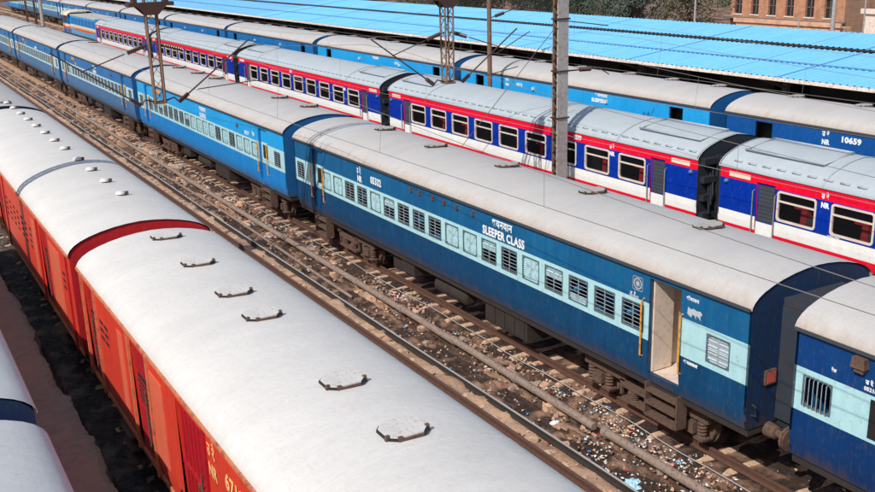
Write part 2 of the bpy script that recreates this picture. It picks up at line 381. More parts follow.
def frame_mesh(w, h, mat, rim=.012, r=.09, proud=.004, x=0.0):
    """surround plate with a rounded opening, centred on the window, facing -X"""
    b = MB(); out = rounded(-w/2-rim, w/2+rim, -h/2-rim, h/2+rim, .02); inn = rounded(-w/2+.02, w/2-.02, -h/2+.02, h/2-.02, r); n = len(out)
    for k in range(n):
        a, c, d, e = out[k], out[(k+1) % n], inn[(k+1) % n], inn[k]
        b.quad([(-proud, a[0], a[1]), (-proud, c[0], c[1]), (-proud, d[0], d[1]), (-proud, e[0], e[1])])
        b.quad([(-proud, e[0], e[1]), (-proud, d[0], d[1]), (.05, d[0], d[1]), (.05, e[0], e[1])])
        b.quad([(0, a[0], a[1]), (0, c[0], c[1]), (-proud, c[0], c[1]), (-proud, a[0], a[1])])
    return b.mesh('window_frame', mat)
def bars_mesh(w, h, n=6, vert=False):
    b = MB()
    for k in range(n):
        t = (k+.5)/n
        if vert:
            y = -w/2+w*t; b.tube([(.0, y, -h/2-.03), (-.05, y, -h/2+.02), (-.05, y, h/2-.02), (0, y, h/2+.02)], .009, 5)
        else:
            z = -h/2+h*t; b.tube([(.012, -w/2, z), (.012, w/2, z)], .008, 5)
    b.box(.0, .02, -.008, .008, -h/2, h/2)
    return b.mesh('window_bars', M['bars'])
def shutter_mesh(w, h0, h1, mat):
    b = MB(); n = max(3, int((h1-h0)/.052))
    for k in range(n):
        z = h0+(h1-h0)*k/n; dz = (h1-h0)/n
        b.quad([(.012, -w/2, z), (.045, -w/2, z+dz*.8), (.045, w/2, z+dz*.8), (.012, w/2, z)])
        b.quad([(.045, -w/2, z+dz*.8), (.012, -w/2, z+dz), (.012, w/2, z+dz), (.045, w/2, z+dz*.8)])
    b.box(.004, .03, -.02, .02, h0, h1)
    b.box(.05, .055, -w/2, w/2, h0, h1)
    return b.mesh('shutter', mat)
def pane_mesh(w, h):
    b = MB(); b.quad([(.035, -w/2, -h/2), (.035, -w/2, h/2), (.035, w/2, h/2), (.035, w/2, -h/2)]); return b.mesh('pane', M['glass_dark'])

def sleeper_window(root, y, z, w, h, kind, light=None):
    cy = M['cyan']
    fr = link('window', cached(('fr', w, h), lambda: frame_mesh(w, h, M['winframe'])), root, (-W, y, z))
    if kind in ('bars', 'half', 'low', 'frost'): link('bars', cached(('ba', w, h), lambda: bars_mesh(w-.04, h-.04)), fr)
    if kind == 'vert': link('bars', cached(('bv', w, h), lambda: bars_mesh(w-.06, h-.02, 6, True)), fr)
    if kind == 'shut': link('shutter', cached(('sh', w, h), lambda: shutter_mesh(w-.03, -h/2+.02, h/2-.02, M['shutter'])), fr)
    if kind == 'half': link('shutter', cached(('hh', w, h), lambda: shutter_mesh(w-.03, .03, h/2-.02, M['shutter'])), fr)
    if kind == 'low': link('shutter', cached(('hl', w, h), lambda: shutter_mesh(w-.03, -h/2+.02, -h/2+.16, M['shutter'])), fr)
    if kind == 'frost': link('pane', cached(('fp', w, h), lambda: shutter_mesh(w-.03, -h/2+.02, h/2-.02, M['frost'])), fr)
M['hatch_white'] = mat_plain('scuffed_white_hatch', (.62, .60, .57, 1), .6, var=.08, scale=6, dirt=(.46, .34, .30, 1))
M['hatch_grey'] = mat_plain('scuffed_grey_hatch', (.42, .40, .38, 1), .6, var=.2, scale=6, dirt=(.25, .20, .16, 1))
def hatch_vent(root, x, y, z, rz=0, big=False):
    def mk():
        b = MB(); a, c = (.285, .25) if big else (.32, .22)
        top = [(-a, -c*.55), (-a*.55, -c), (a*.6, -c), (a, -c*.5), (a, c*.6), (a*.5, c), (-a*.6, c), (-a, c*.5)]
        z0, z1 = .055, .078
        b.quad([(p[0], p[1], z1) for p in top]); b.quad([(p[0], p[1], z0) for p in reversed(top)])
        for k in range(8):
            p, q = top[k], top[(k+1) % 8]; b.quad([(p[0], p[1], z0), (q[0], q[1], z0), (q[0], q[1], z1), (p[0], p[1], z1)])
        s = .8
        for k in range(8):
            p, q = top[k], top[(k+1) % 8]; b.quad([(p[0]*s, p[1]*s, -.06), (q[0]*s, q[1]*s, -.06), (q[0]*s, q[1]*s, z0), (p[0]*s, p[1]*s, z0)], 1)  # black skirt: shade of the gap put into the colour
        for k, (ins, m) in enumerate(((.02, 1), (.05, 2), (.06, 1), (.3, 2), (.3, 1), (.3, 2), (.3, 1), (.02, 1))):   # rusted, broken edge channel; black runs paint the shade under the plate
            p, q = Vector(top[k]), Vector(top[(k+1) % 8]); a_, c_ = p+(q-p)*ins, q-(q-p)*ins*.6
            b.bar((a_.x*1.02, a_.y*1.04, z0-.012), (c_.x*1.02, c_.y*1.04, z0-.012), .035, .032 if k in (0, 1, 2, 7) else .012, m)
        for p in (top[1], top[3], top[0]): b.box(p[0]-.035, p[0]+.035, p[1]-.03, p[1]+.03, -.02, z1+.012, 2, .008)
        return b.mesh('roof_vent', [M['hatch_white'] if big else M['hatch_grey'], M['black'], M['rusty']])
    return link('roof_vent', cached(('hatch', big), mk), root, (x, y, z), (0, 0, rz))
def dome_vent(root, x, y, z):
    def mk():
        b = MB(); b.tube([(0, 0, -.05), (0, 0, .05)], .07, 10, 1)
        b.tube([(0, 0, .045), (0, 0, .055), (0, 0, .09), (0, 0, .12), (0, 0, .135)], [.105, .125, .12, .08, .03], 14)
        b.box(.11, .2, -.03, .03, .02, .1, 1)
        return b.mesh('roof_vent', [M['roof_white'], M['rusty']], False)
    return link('roof_vent', cached('dome', mk), root, (x, y, z))
def ends_and_under(root, L, endmat, gang=True, full=True):
    link('end_wall', cached(('end', endmat), lambda: end_mesh(M[endmat])), root)
    link('end_wall', cached(('end', endmat), None), root, (0, L, 0), (0, 0, math.pi))
    link('underframe', cached(('un', L), lambda: under_mesh(L)), root)
    if not full: return
    for y in (3.26, L-3.26):
        bo = link('bogie', cached('bogie', bogie_mesh), root, (0, y, 0)); [link('wheelset', cached('wheels', wheel_mesh), bo, (0, wy_, 0)) for wy_ in (-1.448, 1.448)]
    for k, (kd, y) in enumerate(((0, 7.2), (1, 10.2), (2, 13.0))): link('equipment_box', cached(('eq', kd), lambda kd=kd: boxes_mesh(kd)), root, (0, y, 0))
    if gang:
        link('gangway', cached('gang', lambda: gangway_mesh(M['rubber'])), root)
        link('gangway', cached('gang', None), root, (0, L, 0), (0, 0, math.pi))
    for x in (-.98, .98):
        link('buffer', cached('buf', buffer_mesh), root, (x, 0, 1.1)); link('buffer', cached('buf', None), root, (x, L, 1.1), (0, 0, math.pi))
    link('coupling', cached('coup', coupler_mesh), root)

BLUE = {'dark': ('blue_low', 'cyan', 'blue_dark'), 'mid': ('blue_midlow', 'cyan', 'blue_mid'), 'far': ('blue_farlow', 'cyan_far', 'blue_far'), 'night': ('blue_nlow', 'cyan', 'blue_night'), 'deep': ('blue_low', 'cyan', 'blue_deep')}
def handrail(root, y, z0=1.75, z1=3.0, mat='yellow', x=-W):
    link('handrail', cached(('hr', z1-z0, mat), lambda: (lambda b: (b.tube([(0, 0, 0), (-.07, 0, .03), (-.07, 0, z1-z0-.03), (0, 0, z1-z0)], .02, 6), b.mesh('handrail', M[mat]))[1])(MB())), root, (x, y, z0))
def door_leaf(root, y0, y1, z0, z1, mats, inset=.10):
    def mk():
        b = MB(); w = y1-y0
        for a, c, m in ((z0, 2.12, 0), (2.12, 2.95, 1), (2.95, z1, 2)):
            if a == 2.12:   # window opening in the leaf
                b.box(0, .03, 0, .12, a, c, m); b.box(0, .03, w-.12, w, a, c, m); b.box(0, .03, .12, w-.12, a, 2.3, m); b.box(0, .03, .12, w-.12, 2.85, c, m)
            else: b.box(0, .03, 0, w, a, c, m)
        b.quad([(.025, .12, 2.3), (.025, .12, 2.85), (.025, w-.12, 2.85), (.025, w-.12, 2.3)], 3)
        return b.mesh('door', mats)
    d = link('door', cached(('leaf', y1-y0, z0, z1, mats[0].name), mk), root, (-W+inset, y0, 0))
    return d
def sleeper_coach(label, X, Y, kind, wins, L=21.3, group=None, texts=(), vents=(), detail=2, door_open=False, lav='bars', ring=None, lav2='bars', dshift=0):
    root = thing('sleeper_coach', label, 'railway coach', (X, Y, 0), group=group)
    lo, mi, up = (M[k] for k in BLUE[kind])
    wy = [3.15+.908*k for k in range(18)]
    op = [(y-.335, y+.335, 2.27, 2.85) for y in wy]
    doors = [(1.76, 2.66), (L-2.48-dshift, L-1.58-dshift)]
    lavs = [.76, L-.50] if kind in ('dark', 'night') else [.76, L-.76]
    op += [(a, b_, 1.42, 3.50) for a, b_ in doors]; op += [(y-.29, y+.29, 2.27, 2.83) for y in lavs]
    wkey = ('wall', kind, L, dshift)
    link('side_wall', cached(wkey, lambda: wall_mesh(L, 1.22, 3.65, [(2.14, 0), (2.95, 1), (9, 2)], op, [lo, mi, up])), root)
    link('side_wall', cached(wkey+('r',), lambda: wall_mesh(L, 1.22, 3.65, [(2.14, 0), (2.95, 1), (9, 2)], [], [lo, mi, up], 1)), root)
    shadow_ribs = ((L-2.6, .10), (L-2.25, .10)) if ring else ()  # paired bands stand for the drop arm's cast shadow on the roof
    rf = link('roof', cached(('roof', L, bool(ring)), lambda: roof_mesh(L, [M['roof_grey'], M['shadow_grey']], shadow_ribs)), root)
    def gm():
        b = MB()
        for s in (-1, 1):
            x = s*1.66; b.box(min(x, x+s*.035), max(x, x+s*.035), 0, L, 3.60, 3.655)
        return b.mesh('gutter', M['gutter'])
    link('gutter', cached(('gut', L), gm), rf)
    # floor, vestibule partitions and berths
    def inside():
        b = MB(); b.box(-1.5, 1.5, .06, L-.06, 1.25, 1.42, 0)
        b.box(.1, .16, 2.9, L-2.9, 1.42, 3.6, 0)
        for y in (2.72, L-2.76, 1.66, L-1.5): b.box(-1.55, 1.5, y, y+.04, 1.43, 3.62, 1)
        b.box(1.3, 1.34, 1.70, 2.72, 1.43, 3.62, 1); b.box(-.2, -.16, L-2.7, L-1.5, 1.43, 3.62, 1)
        b.box(-1.5, 1.3, 1.70, 2.72, 1.42, 1.425, 1)
        return b.mesh('interior', [M['interior'], M['laminate']])
    link('interior', cached(('ins', L), inside), root)
    if detail >= 1:
        def berths():
            b = MB(); b.box(-1.45, -.3, 0, .55, 1.75, 1.87); b.box(-1.45, -.3, 0, .5, 2.42, 2.5); b.box(-.3, -.26, 0, .55, 1.42, 2.55)
            return b.mesh('berth', M['berth'])
        for y in wy[::2]: link('berth', cached('berth', berths), root, (0, y+.3, 0))
    for y, k in zip(wy, wins):
        if detail >= 1: sleeper_window(root, y, 2.56, .67, .58, {'d': 'bars', 's': 'shut', 'h': 'half', 'l': 'low'}[k])
        else: link('window', cached('simplewin', lambda: frame_mesh(.67, .58, M['shutter'])), root, (-W, y, 2.56))
    for i, y in enumerate(lavs): sleeper_window(root, y, 2.55, .58, .56, lav if i == 0 else lav2)
    lm = [lo, mi, up, M['black']]
    for i, (a, b_) in enumerate(doors):
        if i == 0 and door_open: 
            # leaf swung inwards against the far partition, lintel box above
            def leaf():
                b = MB(); b.box(-1.53, -1.0, b_-.06, b_-.02, 1.45, 2.14, 0); b.box(-1.53, -1.0, b_-.06, b_-.02, 2.14, 2.95, 1); b.box(-1.53, -1.0, b_-.06, b_-.02, 2.95, 3.5, 2)
                return b.mesh('door', [M['laminate'], M['laminate'], M['laminate']])
            link('door', leaf(), root)
            for yy in (a, b_): handrail(root, yy-.05 if yy == a else yy+.16, 1.75, 3.02)
        else:
            door_leaf(root, a, b_, 1.44, 3.48, lm); handrail(root, a-.05); handrail(root, b_+.05)
        if detail >= 1: link('steps', cached('steps', steps_mesh), root, (0, a+.02, 0))
    ends_and_under(root, L, 'end_navy' if kind == 'dark' else 'end_blue', True, detail >= 1)
    for (x, y) in vents: hatch_vent(root, x, y, 4.17 if abs(x) < .5 else 4.13, math.pi/2*0)
    if detail >= 1:
        # lamp brackets below the gutter
        def lampb():
            b = MB(); b.box(-.05, 0, -.045, .045, -.10, .03); b.box(-.07, -.05, -.03, .03, -.08, .01); return b.mesh('bracket', M['rusty'])
        for y in ((9.3, 10.1, 10.75, 11.35, 12.1, 12.6) if kind == 'dark' else (5.0, 16.6)):
            link('side_lamp', cached('lampb', lampb), root, (-W, y, 3.45 if kind == 'dark' else 3.3), (0, 0, 0))
    for t in texts: side_text(root, *t)
    return root
M['shadow_grey'] = mat_plain('roof_shadow_grey', lin(190, 196, 200), .6)  # pale grey of the cast-shadow bands modelled on the front coach roof
M['frost'] = mat_plain('frosted_louvre_glass', lin(176, 190, 196), .35, var=.3, scale=12)
M['winframe'] = mat_plain('window_surround', lin(88, 106, 114), .6)
M['berth'] = mat_plain('blue_berth_vinyl', lin(50, 130, 190), .5)

# ---------------------------------------------------------------- the blue sleeper train
XB, YB, P = 14.737, 11.45, 22.297
wt = M['whitetxt']
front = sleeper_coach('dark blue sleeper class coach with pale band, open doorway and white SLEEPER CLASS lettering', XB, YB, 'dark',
    'ddlhsdhssdddhsddss', group='blue sleeper coaches', door_open=True, ring=True, lav='frost',
    vents=[(.3, 3.03), (.3, 6.88), (.35, 10.65), (.2, 14.3), (.35, 17.95)],
    texts=[('शयनयान', 8.42, 3.30, .27, wt, .008, .95), ('SLEEPER CLASS', 8.86, 3.01, .30, wt, .012, .86),
           ('उ रे', 16.15, 3.27, .26, wt, .006, .8), ('NR', 16.13, 3.02, .26, wt, .012, .8), ('05332', 15.2, 3.12, .30, wt, .012, .88),
           ('उ. रे.', 2.98+.25, 3.0, .10, wt, .003), ('DLI-05332', 3.25, 2.87+.1, .06, wt, .002), ('शौचालय', 1.62, 3.36, .10, wt, .003), ('आपातकाल', 1.62, 2.04, .085, wt, .006)])
# painted emblem: the railway's round badge in a square, and the white patch by the door
M['emb'] = mat_plain('worn_emblem_paint', lin(180, 180, 176), .7, var=.3, scale=25)
def emblem():
    b = MB(); R1, R2, R3 = .125, .10, .05; n = 20
    for a, c, m in ((R1, R2, 0), (R3, 0.0, 0)):
        for k in range(n):
            t0, t1 = 2*math.pi*k/n, 2*math.pi*(k+1)/n
            b.quad([(0, a*math.cos(t0), a*math.sin(t0)), (0, a*math.cos(t1), a*math.sin(t1)), (0, c*math.cos(t1), c*math.sin(t1)), (0, c*math.cos(t0), c*math.sin(t0))], m)
    for k in range(10):
        t = 2*math.pi*k/10; b.quad([(0, .055*math.cos(t-.12), .055*math.sin(t-.12)), (0, .055*math.cos(t+.12), .055*math.sin(t+.12)), (0, .095*math.cos(t+.05), .095*math.sin(t+.05)), (0, .095*math.cos(t-.05), .095*math.sin(t-.05))], m)
    s = .15
    for (y0, y1, z0, z1) in ((-s, s, s-.012, s), (-s, s, -s, -s+.012), (-s, -s+.012, -s, s), (s-.012, s, -s, s)): b.quad([(0, y0, z0), (0, y0, z1), (0, y1, z1), (0, y1, z0)])
    return b.mesh('emblem', M['emb'])
link('emblem', emblem(), front, (-1.6235, 3.02, 3.28))
def patch():
    b = MB(); rnd = random.Random(3)
    M['greytxt'] = mat_plain('worn_white_paint', lin(190, 196, 200), .7, var=.3, scale=25, dirt=lin(110, 130, 150)); pts = [(.22, .06), (.10, .02), (.05, .06), (-.08, .03), (-.20, .05), (-.26, -.02), (-.19, -.08), (-.21, -.19), (-.14, -.12), (-.05, -.09), (-.06, -.2), (.0, -.11), (.08, -.10), (.09, -.18), (.15, -.17), (.24, -.12)]
    b.quad([(0, p[0]*.8, p[1]*.8) for p in pts]); return b.mesh('painted_mark', M['greytxt'])
link('painted_mark', patch(), front, (-1.6235, 1.40, 3.17))
# end of the coach facing the camera: hood over the gangway, reflector, side cable
link('gangway_hood', gangway_hood_mesh(), front)
def refl():
    b = MB(); b.box(-.14, .14, -.05, 0, -.14, .14, 0); b.box(-.11, .11, -.056, -.05, -.11, .11, 1); return b.mesh('tail_reflector', [M['rusty'], M['lamp_red']])
link('tail_reflector', refl(), front, (-1.05, 0, 2.2))
def endrail():
    b = MB(); b.tube([(-1.45, 0, 1.5), (-1.45, -.08, 1.52), (-1.45, -.08, 1.7), (-1.45, 0, 1.72)], .02, 6); pass
    return b.mesh('end_handrail', M['under'])
link('end_handrail', endrail(), front)
sleeper_coach('dark blue coach with vertical window bars, cut by the right edge of the picture', XB, YB-P, 'night', 'dddddddddddddddddd', group='blue sleeper coaches',
    lav2='vert', dshift=.5, vents=[(.3, 18), (.3, 14)], texts=[])
sleeper_coach('brighter blue coach with pale cyan band, directly beyond the SLEEPER CLASS coach', XB, YB+P, 'mid', 'sssdsdsssshddddhdd', group='blue sleeper coaches', door_open=False,
    vents=[(.4, 2.2), (.4, 5.3), (.45, 13.8), (.45, 16.7), (.45, 20)], texts=[('शयनयान', 10.1, 3.27, .27, wt, .010), ('SLEEPER', 10.1, 3.0, .24, wt, .010), ('05217', 4.2, 3.05, .2, wt, .008), ('रेल', 3.3, 3.1, .2, wt, .008)])
sleeper_coach('royal blue coach with slate lower side, two coaches beyond the SLEEPER CLASS coach', XB, YB+2*P, 'far', 'ddddddddddddddddsd', group='blue sleeper coaches',
    vents=[(.4, 19)], texts=[('शयनयान', 10.1, 3.27, .27, wt, .010), ('SLEEPER', 10.1, 3.0, .24, wt, .010)])
sleeper_coach('royal blue sleeper coach at upper left, three coaches beyond the SLEEPER CLASS coach', XB, YB+3*P, 'far', 'dddddddddddddddddd', group='blue sleeper coaches',
    vents=[(.4, 19)], texts=[('SLEEPER', 10.1, 3.0, .24, wt, .010)])
sleeper_coach('royal blue sleeper coach cut by the left edge, farthest of the sleeper train', XB, YB+4*P, 'far', 'dddddddddddddddddd', group='blue sleeper coaches')
allb = [o for o in bpy.data.objects if o.name.startswith('sleeper_coach')]
def ybox(w, h):
    b = MB(); b.box(-.02, 0, -w/2, w/2, -h/2, h/2); return b.mesh('destination_board', M['yellow'])
for o_, y_ in ((allb[2], 16.9), (allb[3], 16.5), (allb[4], 16)):
    link('destination_board', cached('yb', lambda: ybox(.75, .2)), o_, (-W, y_, 3.36)); link('notice_plate', cached('yb2', lambda: ybox(.22, .42)), o_, (-W, y_-.9, 2.98))
nxt = [o for o in bpy.data.objects if o.name.startswith('sleeper_coach')][1]
def wlamp():
    b = MB(); b.box(-.14, 0, -.13, .13, -.05, .13, 0, .015); b.box(-.10, 0, -.09, .09, -.13, -.05, 0); return b.mesh('side_lamp', M['rusty'])
link('side_lamp', wlamp(), nxt, (-W, P-2.45+.15, 3.42))
side_text(nxt, 'उ रे', P-2.40, 3.12, .10, wt, .005); side_text(nxt, '05218', P-2.38, 3.01, .09, wt, .004); side_text(nxt, 'रेल', P-1.75, 3.10, .08, wt, .003)
def darkwin():
    b = MB(); b.box(-.012, 0, -.2, .2, -.34, .34, 0); return b.mesh('vent_mesh_panel', M['black'])
link('vent_panel', darkwin(), nxt, (-W, P-2.72, 2.55))

# ---------------------------------------------------------------- red, white and blue train
def express_coach(label, Y, first=False, L=21.35, detail=2, texts=()):
    root = thing('express_coach', label, 'railway coach', (24.45, Y, 0), group='red, white and blue coaches')
    wy = [3.15+1.9*k for k in range(9)]
    zb = 1.20; bands = [(1.50, 0), (1.92, 1), (2.93, 2), (9, 0)]
    ms = [M['red'], M['cream'], M['royal']]
    op = [(y-.70, y+.70, 1.98, 2.90) for y in wy]+[(1.5, 2.2, 1.36, 3.0), (L-2.2, L-1.5, 1.36, 3.0)]
    ze = 3.28
    prof = [(-x*1.0, z-.37) for x, z in [(a, c) for a, c in ROOF]]
    link('side_wall', cached(('xw', L), lambda: wall_mesh(L, zb, ze, bands, op, ms)), root)
    link('side_wall', cached(('xwr', L), lambda: wall_mesh(L, zb, ze, bands, [], ms, 1)), root)
    def roof():
        b = MB(); pr = [(-x, z-.36+(.10*(1-abs(x)/1.65))) for x, z in reversed(ROOF)]
        b.extrude_profile(pr, [-.03]+[L*i/8 for i in range(1, 8)]+[L+.03], 0)
        for (y0, y1, x0, x1) in ((.5, 3.4, -1.1, .2), (L-3.4, L-.5, -1.1, .2)):       # raised air-conditioning hatches
            zt = lambda x: 3.98-.30*(x/1.4)**2
            for yy in (y0, y1): b.bar((x0, yy, zt(x0)), (x1, yy, zt(x1)), .05, .05, 1)
            for xx in (x0, x1): b.bar((xx, y0, zt(xx)), (xx, y1, zt(xx)), .05, .05, 1)
        for k in range(int(L/.55)): b.box(-1.56, -1.50, .2+k*.55, .5+k*.55, 3.47, 3.51, 1)
        for yy in (3.9, L-3.9):
            pr2 = [(x*1.003, z+.02) for x, z in pr]; b.extrude_profile(pr2, [yy, yy+.08], 1)
        return b.mesh('roof', [M['roof_blueish'], M['roof_trim']], True)
    link('roof', cached(('xroof', L), roof), root)
    def inside():
        b = MB(); b.box(-1.5, 1.5, .06, L-.06, 1.2, 1.4, 0); b.box(.3, .36, 1, L-1, 1.4, 3.2, 0)
        return b.mesh('interior', M['interior'])
    link('interior', cached(('xin', L), inside), root)
    def wf():
        b = MB(); o = rounded(-.70, .70, -.46, .46, .10); i_ = rounded(-.64, .64, -.40, .40, .07); n = len(o)
        for k in range(n):
            a, c, d, e = o[k], o[(k+1) % n], i_[(k+1) % n], i_[k]
            b.quad([(-.02, a[0], a[1]), (-.02, c[0], c[1]), (-.02, d[0], d[1]), (-.02, e[0], e[1])])
            b.quad([(-.02, e[0], e[1]), (-.02, d[0], d[1]), (.05, d[0], d[1]), (.05, e[0], e[1])])
            b.quad([(0, a[0], a[1]), (0, c[0], c[1]), (-.02, c[0], c[1]), (-.02, a[0], a[1])])
        b.box(-.018, .02, -.64, .64, .12, .17)
        return b.mesh('window_frame', M['alu'])
    def seat():
        b = MB(); b.box(.3, .62, -.12, .12, -.5, .02, 0, .02); b.box(.28, .6, -.42, -.12, -.5, -.2, 1); b.box(.3, .34, -.10, .35, -.02, .06, 0); return b.mesh('seat_back', [M['seat_red'], M['interior']])
    def glass():
        b = MB(); b.quad([(.03, -.64, -.4), (.03, -.64, .4), (.03, .64, .4), (.03, .64, -.4)]); return b.mesh('pane', M['clear_tint'])
    for y in wy:
        f = link('window', cached('xwf', wf), root, (-W, y, 2.44)); link('pane', cached('xgl', glass), f); 
        if detail > 1 and int(y*7+Y*3) % 4: link('seat', cached('xseat', seat), root, (-W+.05*(int(y*5) % 3), y-.32+.16*(int(y*11+Y) % 4), 2.44-.05*(int(y*3) % 3)))
    def door():
        b = MB(); b.box(.06, .09, 0, .7, 1.36, 3.0, 0); b.box(.05, .06, .06, .64, 1.8, 2.92, 1)
        for k in range(9): b.box(.035, .05, .08, .62, 1.85+k*.12, 1.88+k*.12, 2)
        b.box(.05, .06, 0, .7, 1.36, 1.77, 3)
        return b.mesh('door', [M['royal'], M['interior'], M['doorslat'], M['cream']])
    for y in (1.5, L-2.2):
        link('door', cached('xdoor', door), root, (-W, y, 0)); handrail(root, y-.06, 1.4, 2.75, 'steel'); handrail(root, y+.78, 1.4, 2.75, 'steel')
    def board():
        b = MB(); b.box(-.015, 0, -.42, .42, -.075, .075); return b.mesh('destination_board', M['plate'])
    for y in (.78, L-.82): link('destination_board', cached('board', board), root, (-W, y, 3.08))
    def pod():
        b = MB(); b.tube([(0, 0, 0), (-.05, 0, 0), (-.10, 0, 0)], [.075, .07, .03], 10); return b.mesh('side_light', M['blue_mid'])
    for y in (.3, L-.3): link('side_light', cached('pod', pod), root, (-W, y, 2.83))
    # ends
    def en():
        b = MB(); pr = [(x, z-.36+(.10*(1-abs(x)/1.65))) for x, z in ROOF if z > 3.65]
        pts = [(-W+.05, 1.2), (-W, 1.7), (-W, 3.25)]+pr+[(W, 3.25), (W, 1.7), (W-.05, 1.2)]
        b.quad([(x, 0, z) for x, z in pts]); b.quad([(x, .04, z) for x, z in reversed(pts)])
        for k in range(len(pts)):
            a, c = pts[k], pts[(k+1) % len(pts)]; b.quad([(a[0], 0, a[1]), (a[0], .04, a[1]), (c[0], .04, c[1]), (c[0], 0, c[1])])
        return b.mesh('end_wall', M['rubber'])
    link('end_wall', cached('xen', en), root); link('end_wall', cached('xen', None), root, (0, L, 0), (0, 0, math.pi))
    g = cached('xgang', lambda: (lambda b: ([b.box(-.9-.02*(k % 2), .9+.02*(k % 2), -.46+k*.09, -.4+k*.09, 1.2, 3.35+.03*(k % 2)) for k in range(5)], [b.tube([(-1.3+.1*k, -.02, 1.3), (-1.3+.07*k, -.25, 1.5+.3*k), (-1.2+.1*k, -.05, 2.6+.2*k)], .03, 6) for k in range(3)], [b.box(-1.5, -.95, -.18, 0, 1.3+k*.6, 1.5+k*.6) for k in range(4)], b.mesh('gangway', M['rubber']))[-1])(MB()))
    link('gangway', g, root); link('gangway', g, root, (0, L, 0), (0, 0, math.pi))
    link('underframe', cached(('un', L), lambda: under_mesh(L)), root)
    for y in (3.26, L-3.26):
        bo = link('bogie', cached('bogie', bogie_mesh), root, (0, y, 0)); [link('wheelset', cached('wheels', wheel_mesh), bo, (0, wy_, 0)) for wy_ in (-1.448, 1.448)]
    for t in texts: side_text(root, *t)
    return root
M['roof_trim'] = mat_plain('grey_roof_trim', lin(166, 176, 182), .6)
m, nt, b_ = nodemat('tinted_clear_glass'); b_.inputs['Base Color'].default_value = (.02, .02, .025, 1); b_.inputs['Roughness'].default_value = .05
b_.inputs['Alpha'].default_value = .35; M['clear_tint'] = m
YC = 22.55
express_coach('red, blue and white coach at the right edge with NR between its windows', YC-.95-21.35, texts=[('उ रे', 17.50, 2.98, .2, wt, .008, .9), ('NR', 17.50, 2.72, .2, wt, .014, .9), ('northern railway', 17.2, 1.935, .06, wt, .002, .9)])
express_coach('red, blue and white coach behind the lattice mast, numbered 2599 on its red stripe', YC, texts=[('2599', 6.40, 3.02, .23, wt, .012, .9), ('उ रे', 4.34, 2.98, .2, wt, .008, .9), ('NR', 4.34, 2.73, .2, wt, .014, .9)])
express_coach('red, blue and white coach just left of the middle drop arm', YC+22.3, texts=[('NR', 4.34, 2.73, .2, wt, .014, .9), ('2601', 12, 3.02, .2, wt, .012, .9)])
express_coach('red, blue and white coach seen behind the left drop arm', YC+44.6, detail=1)
last = express_coach('farthest red, blue and white coach, next to the diesel locomotive', YC+66.9, detail=1)
def redend():
    b = MB(); b.box(-1.66, 1.66, 21.36, 21.42, 1.2, 3.3); return b.mesh('end_panel', M['red'])
link('end_panel', redend(), last)

# ---------------------------------------------------------------- diesel locomotive
def loco():
    r = thing('diesel_locomotive', 'blue diesel locomotive with cream and orange stripes beyond the red coaches', 'locomotive', (24.45, YC+66.9+22.6, 0))
    b = MB(); b.box(-1.45, 1.45, .3, 18.2, 1.0, 1.5, 3)
    b.box(-1.25, 1.25, .6, 14.6, 1.5, 2.15, 0); b.box(-1.25, 1.25, .6, 14.6, 2.15, 2.55, 1); b.box(-1.25, 1.25, .6, 14.6, 2.55, 3.6, 0); b.box(-1.27, 1.27, 3, 12, 2.0, 2.2, 2)
    b.box(-1.3, 1.3, .6, 14.6, 3.6, 3.7, 4)
    link('hood', b.mesh('hood', [M['blue_mid'], M['loco_cream'], M['loco_orange'], M['under'], M['roof_grey']]), r)
    b = MB(); b.box(-1.5, 1.5, 14.6, 17.8, 1.5, 2.0, 0); b.box(-1.5, 1.5, 14.6, 17.8, 2.0, 2.25, 2); b.box(-1.5, 1.5, 14.6, 17.8, 2.25, 2.55, 1); b.box(-1.5, 1.5, 14.6, 17.8, 2.55, 3.7, 0)
    link('cab', b.mesh('cab', [M['blue_far'], M['loco_cream'], M['loco_orange']]), r)
    b = MB(); pr = [(-1.6, 3.62), (-1.5, 3.8), (-1.1, 4.0), (0, 4.1), (1.1, 4.0), (1.5, 3.8), (1.6, 3.62)]; b.extrude_profile(pr, [14.3, 18.3]); b.extrude_profile([(x, z-.08) for x, z in reversed(pr)], [14.3, 18.3])
    b.quad([(x, 18.3, z) for x, z in pr]+[(x, 18.3, z-.08) for x, z in reversed(pr)]); b.quad([(x, 14.3, z) for x, z in reversed(pr)]+[(x, 14.3, z-.08) for x, z in pr])
    link('cab_roof', b.mesh('cab_roof', M['loco_cream']), r)
    for y in (15.0, 16.3):
        b = MB(); b.box(-1.53, -1.5, y, y+1.0, 2.75, 3.5); link('window', b.mesh('window', M['glass_dark']), r)
    for k in range(7):
        b = MB(); b.box(-1.29, -1.25, 1.0+k*1.9, 2.4+k*1.9, 2.7, 3.4)
        for j in range(6): b.box(-1.31, -1.29, 1.05+k*1.9, 2.35+k*1.9, 2.75+j*.1, 2.79+j*.1)
        link('grille', b.mesh('grille', M['blue_far']), r)
    b = MB()
    for k in range(14): b.tube([(-1.45, .5+k*1.05, 1.5), (-1.45, .5+k*1.05, 2.4)], .025, 5)
    b.tube([(-1.45, .5, 2.4), (-1.45, 14.2, 2.4)], .03, 5); link('handrail', b.mesh('handrail', M['yellow']), r)
    for y in (3.6, 14.2):
        bo = link('bogie', cached('bogie', bogie_mesh), r, (0, y, 0)); [link('wheelset', cached('wheels', wheel_mesh), bo, (0, wy_, 0)) for wy_ in (-1.448, 1.448)]
    b = MB(); b.box(-1.2, 1.2, 6.6, 11.4, .35, 1.0, 0, .08); link('fuel_tank', b.mesh('fuel_tank', M['under']), r)
M['loco_cream'] = mat_plain('cream_loco_paint', lin(236, 216, 190), .5, dirt=lin(190, 160, 130)); M['loco_orange'] = mat_plain('orange_stripe_paint', lin(240, 74, 40), .5)
loco()

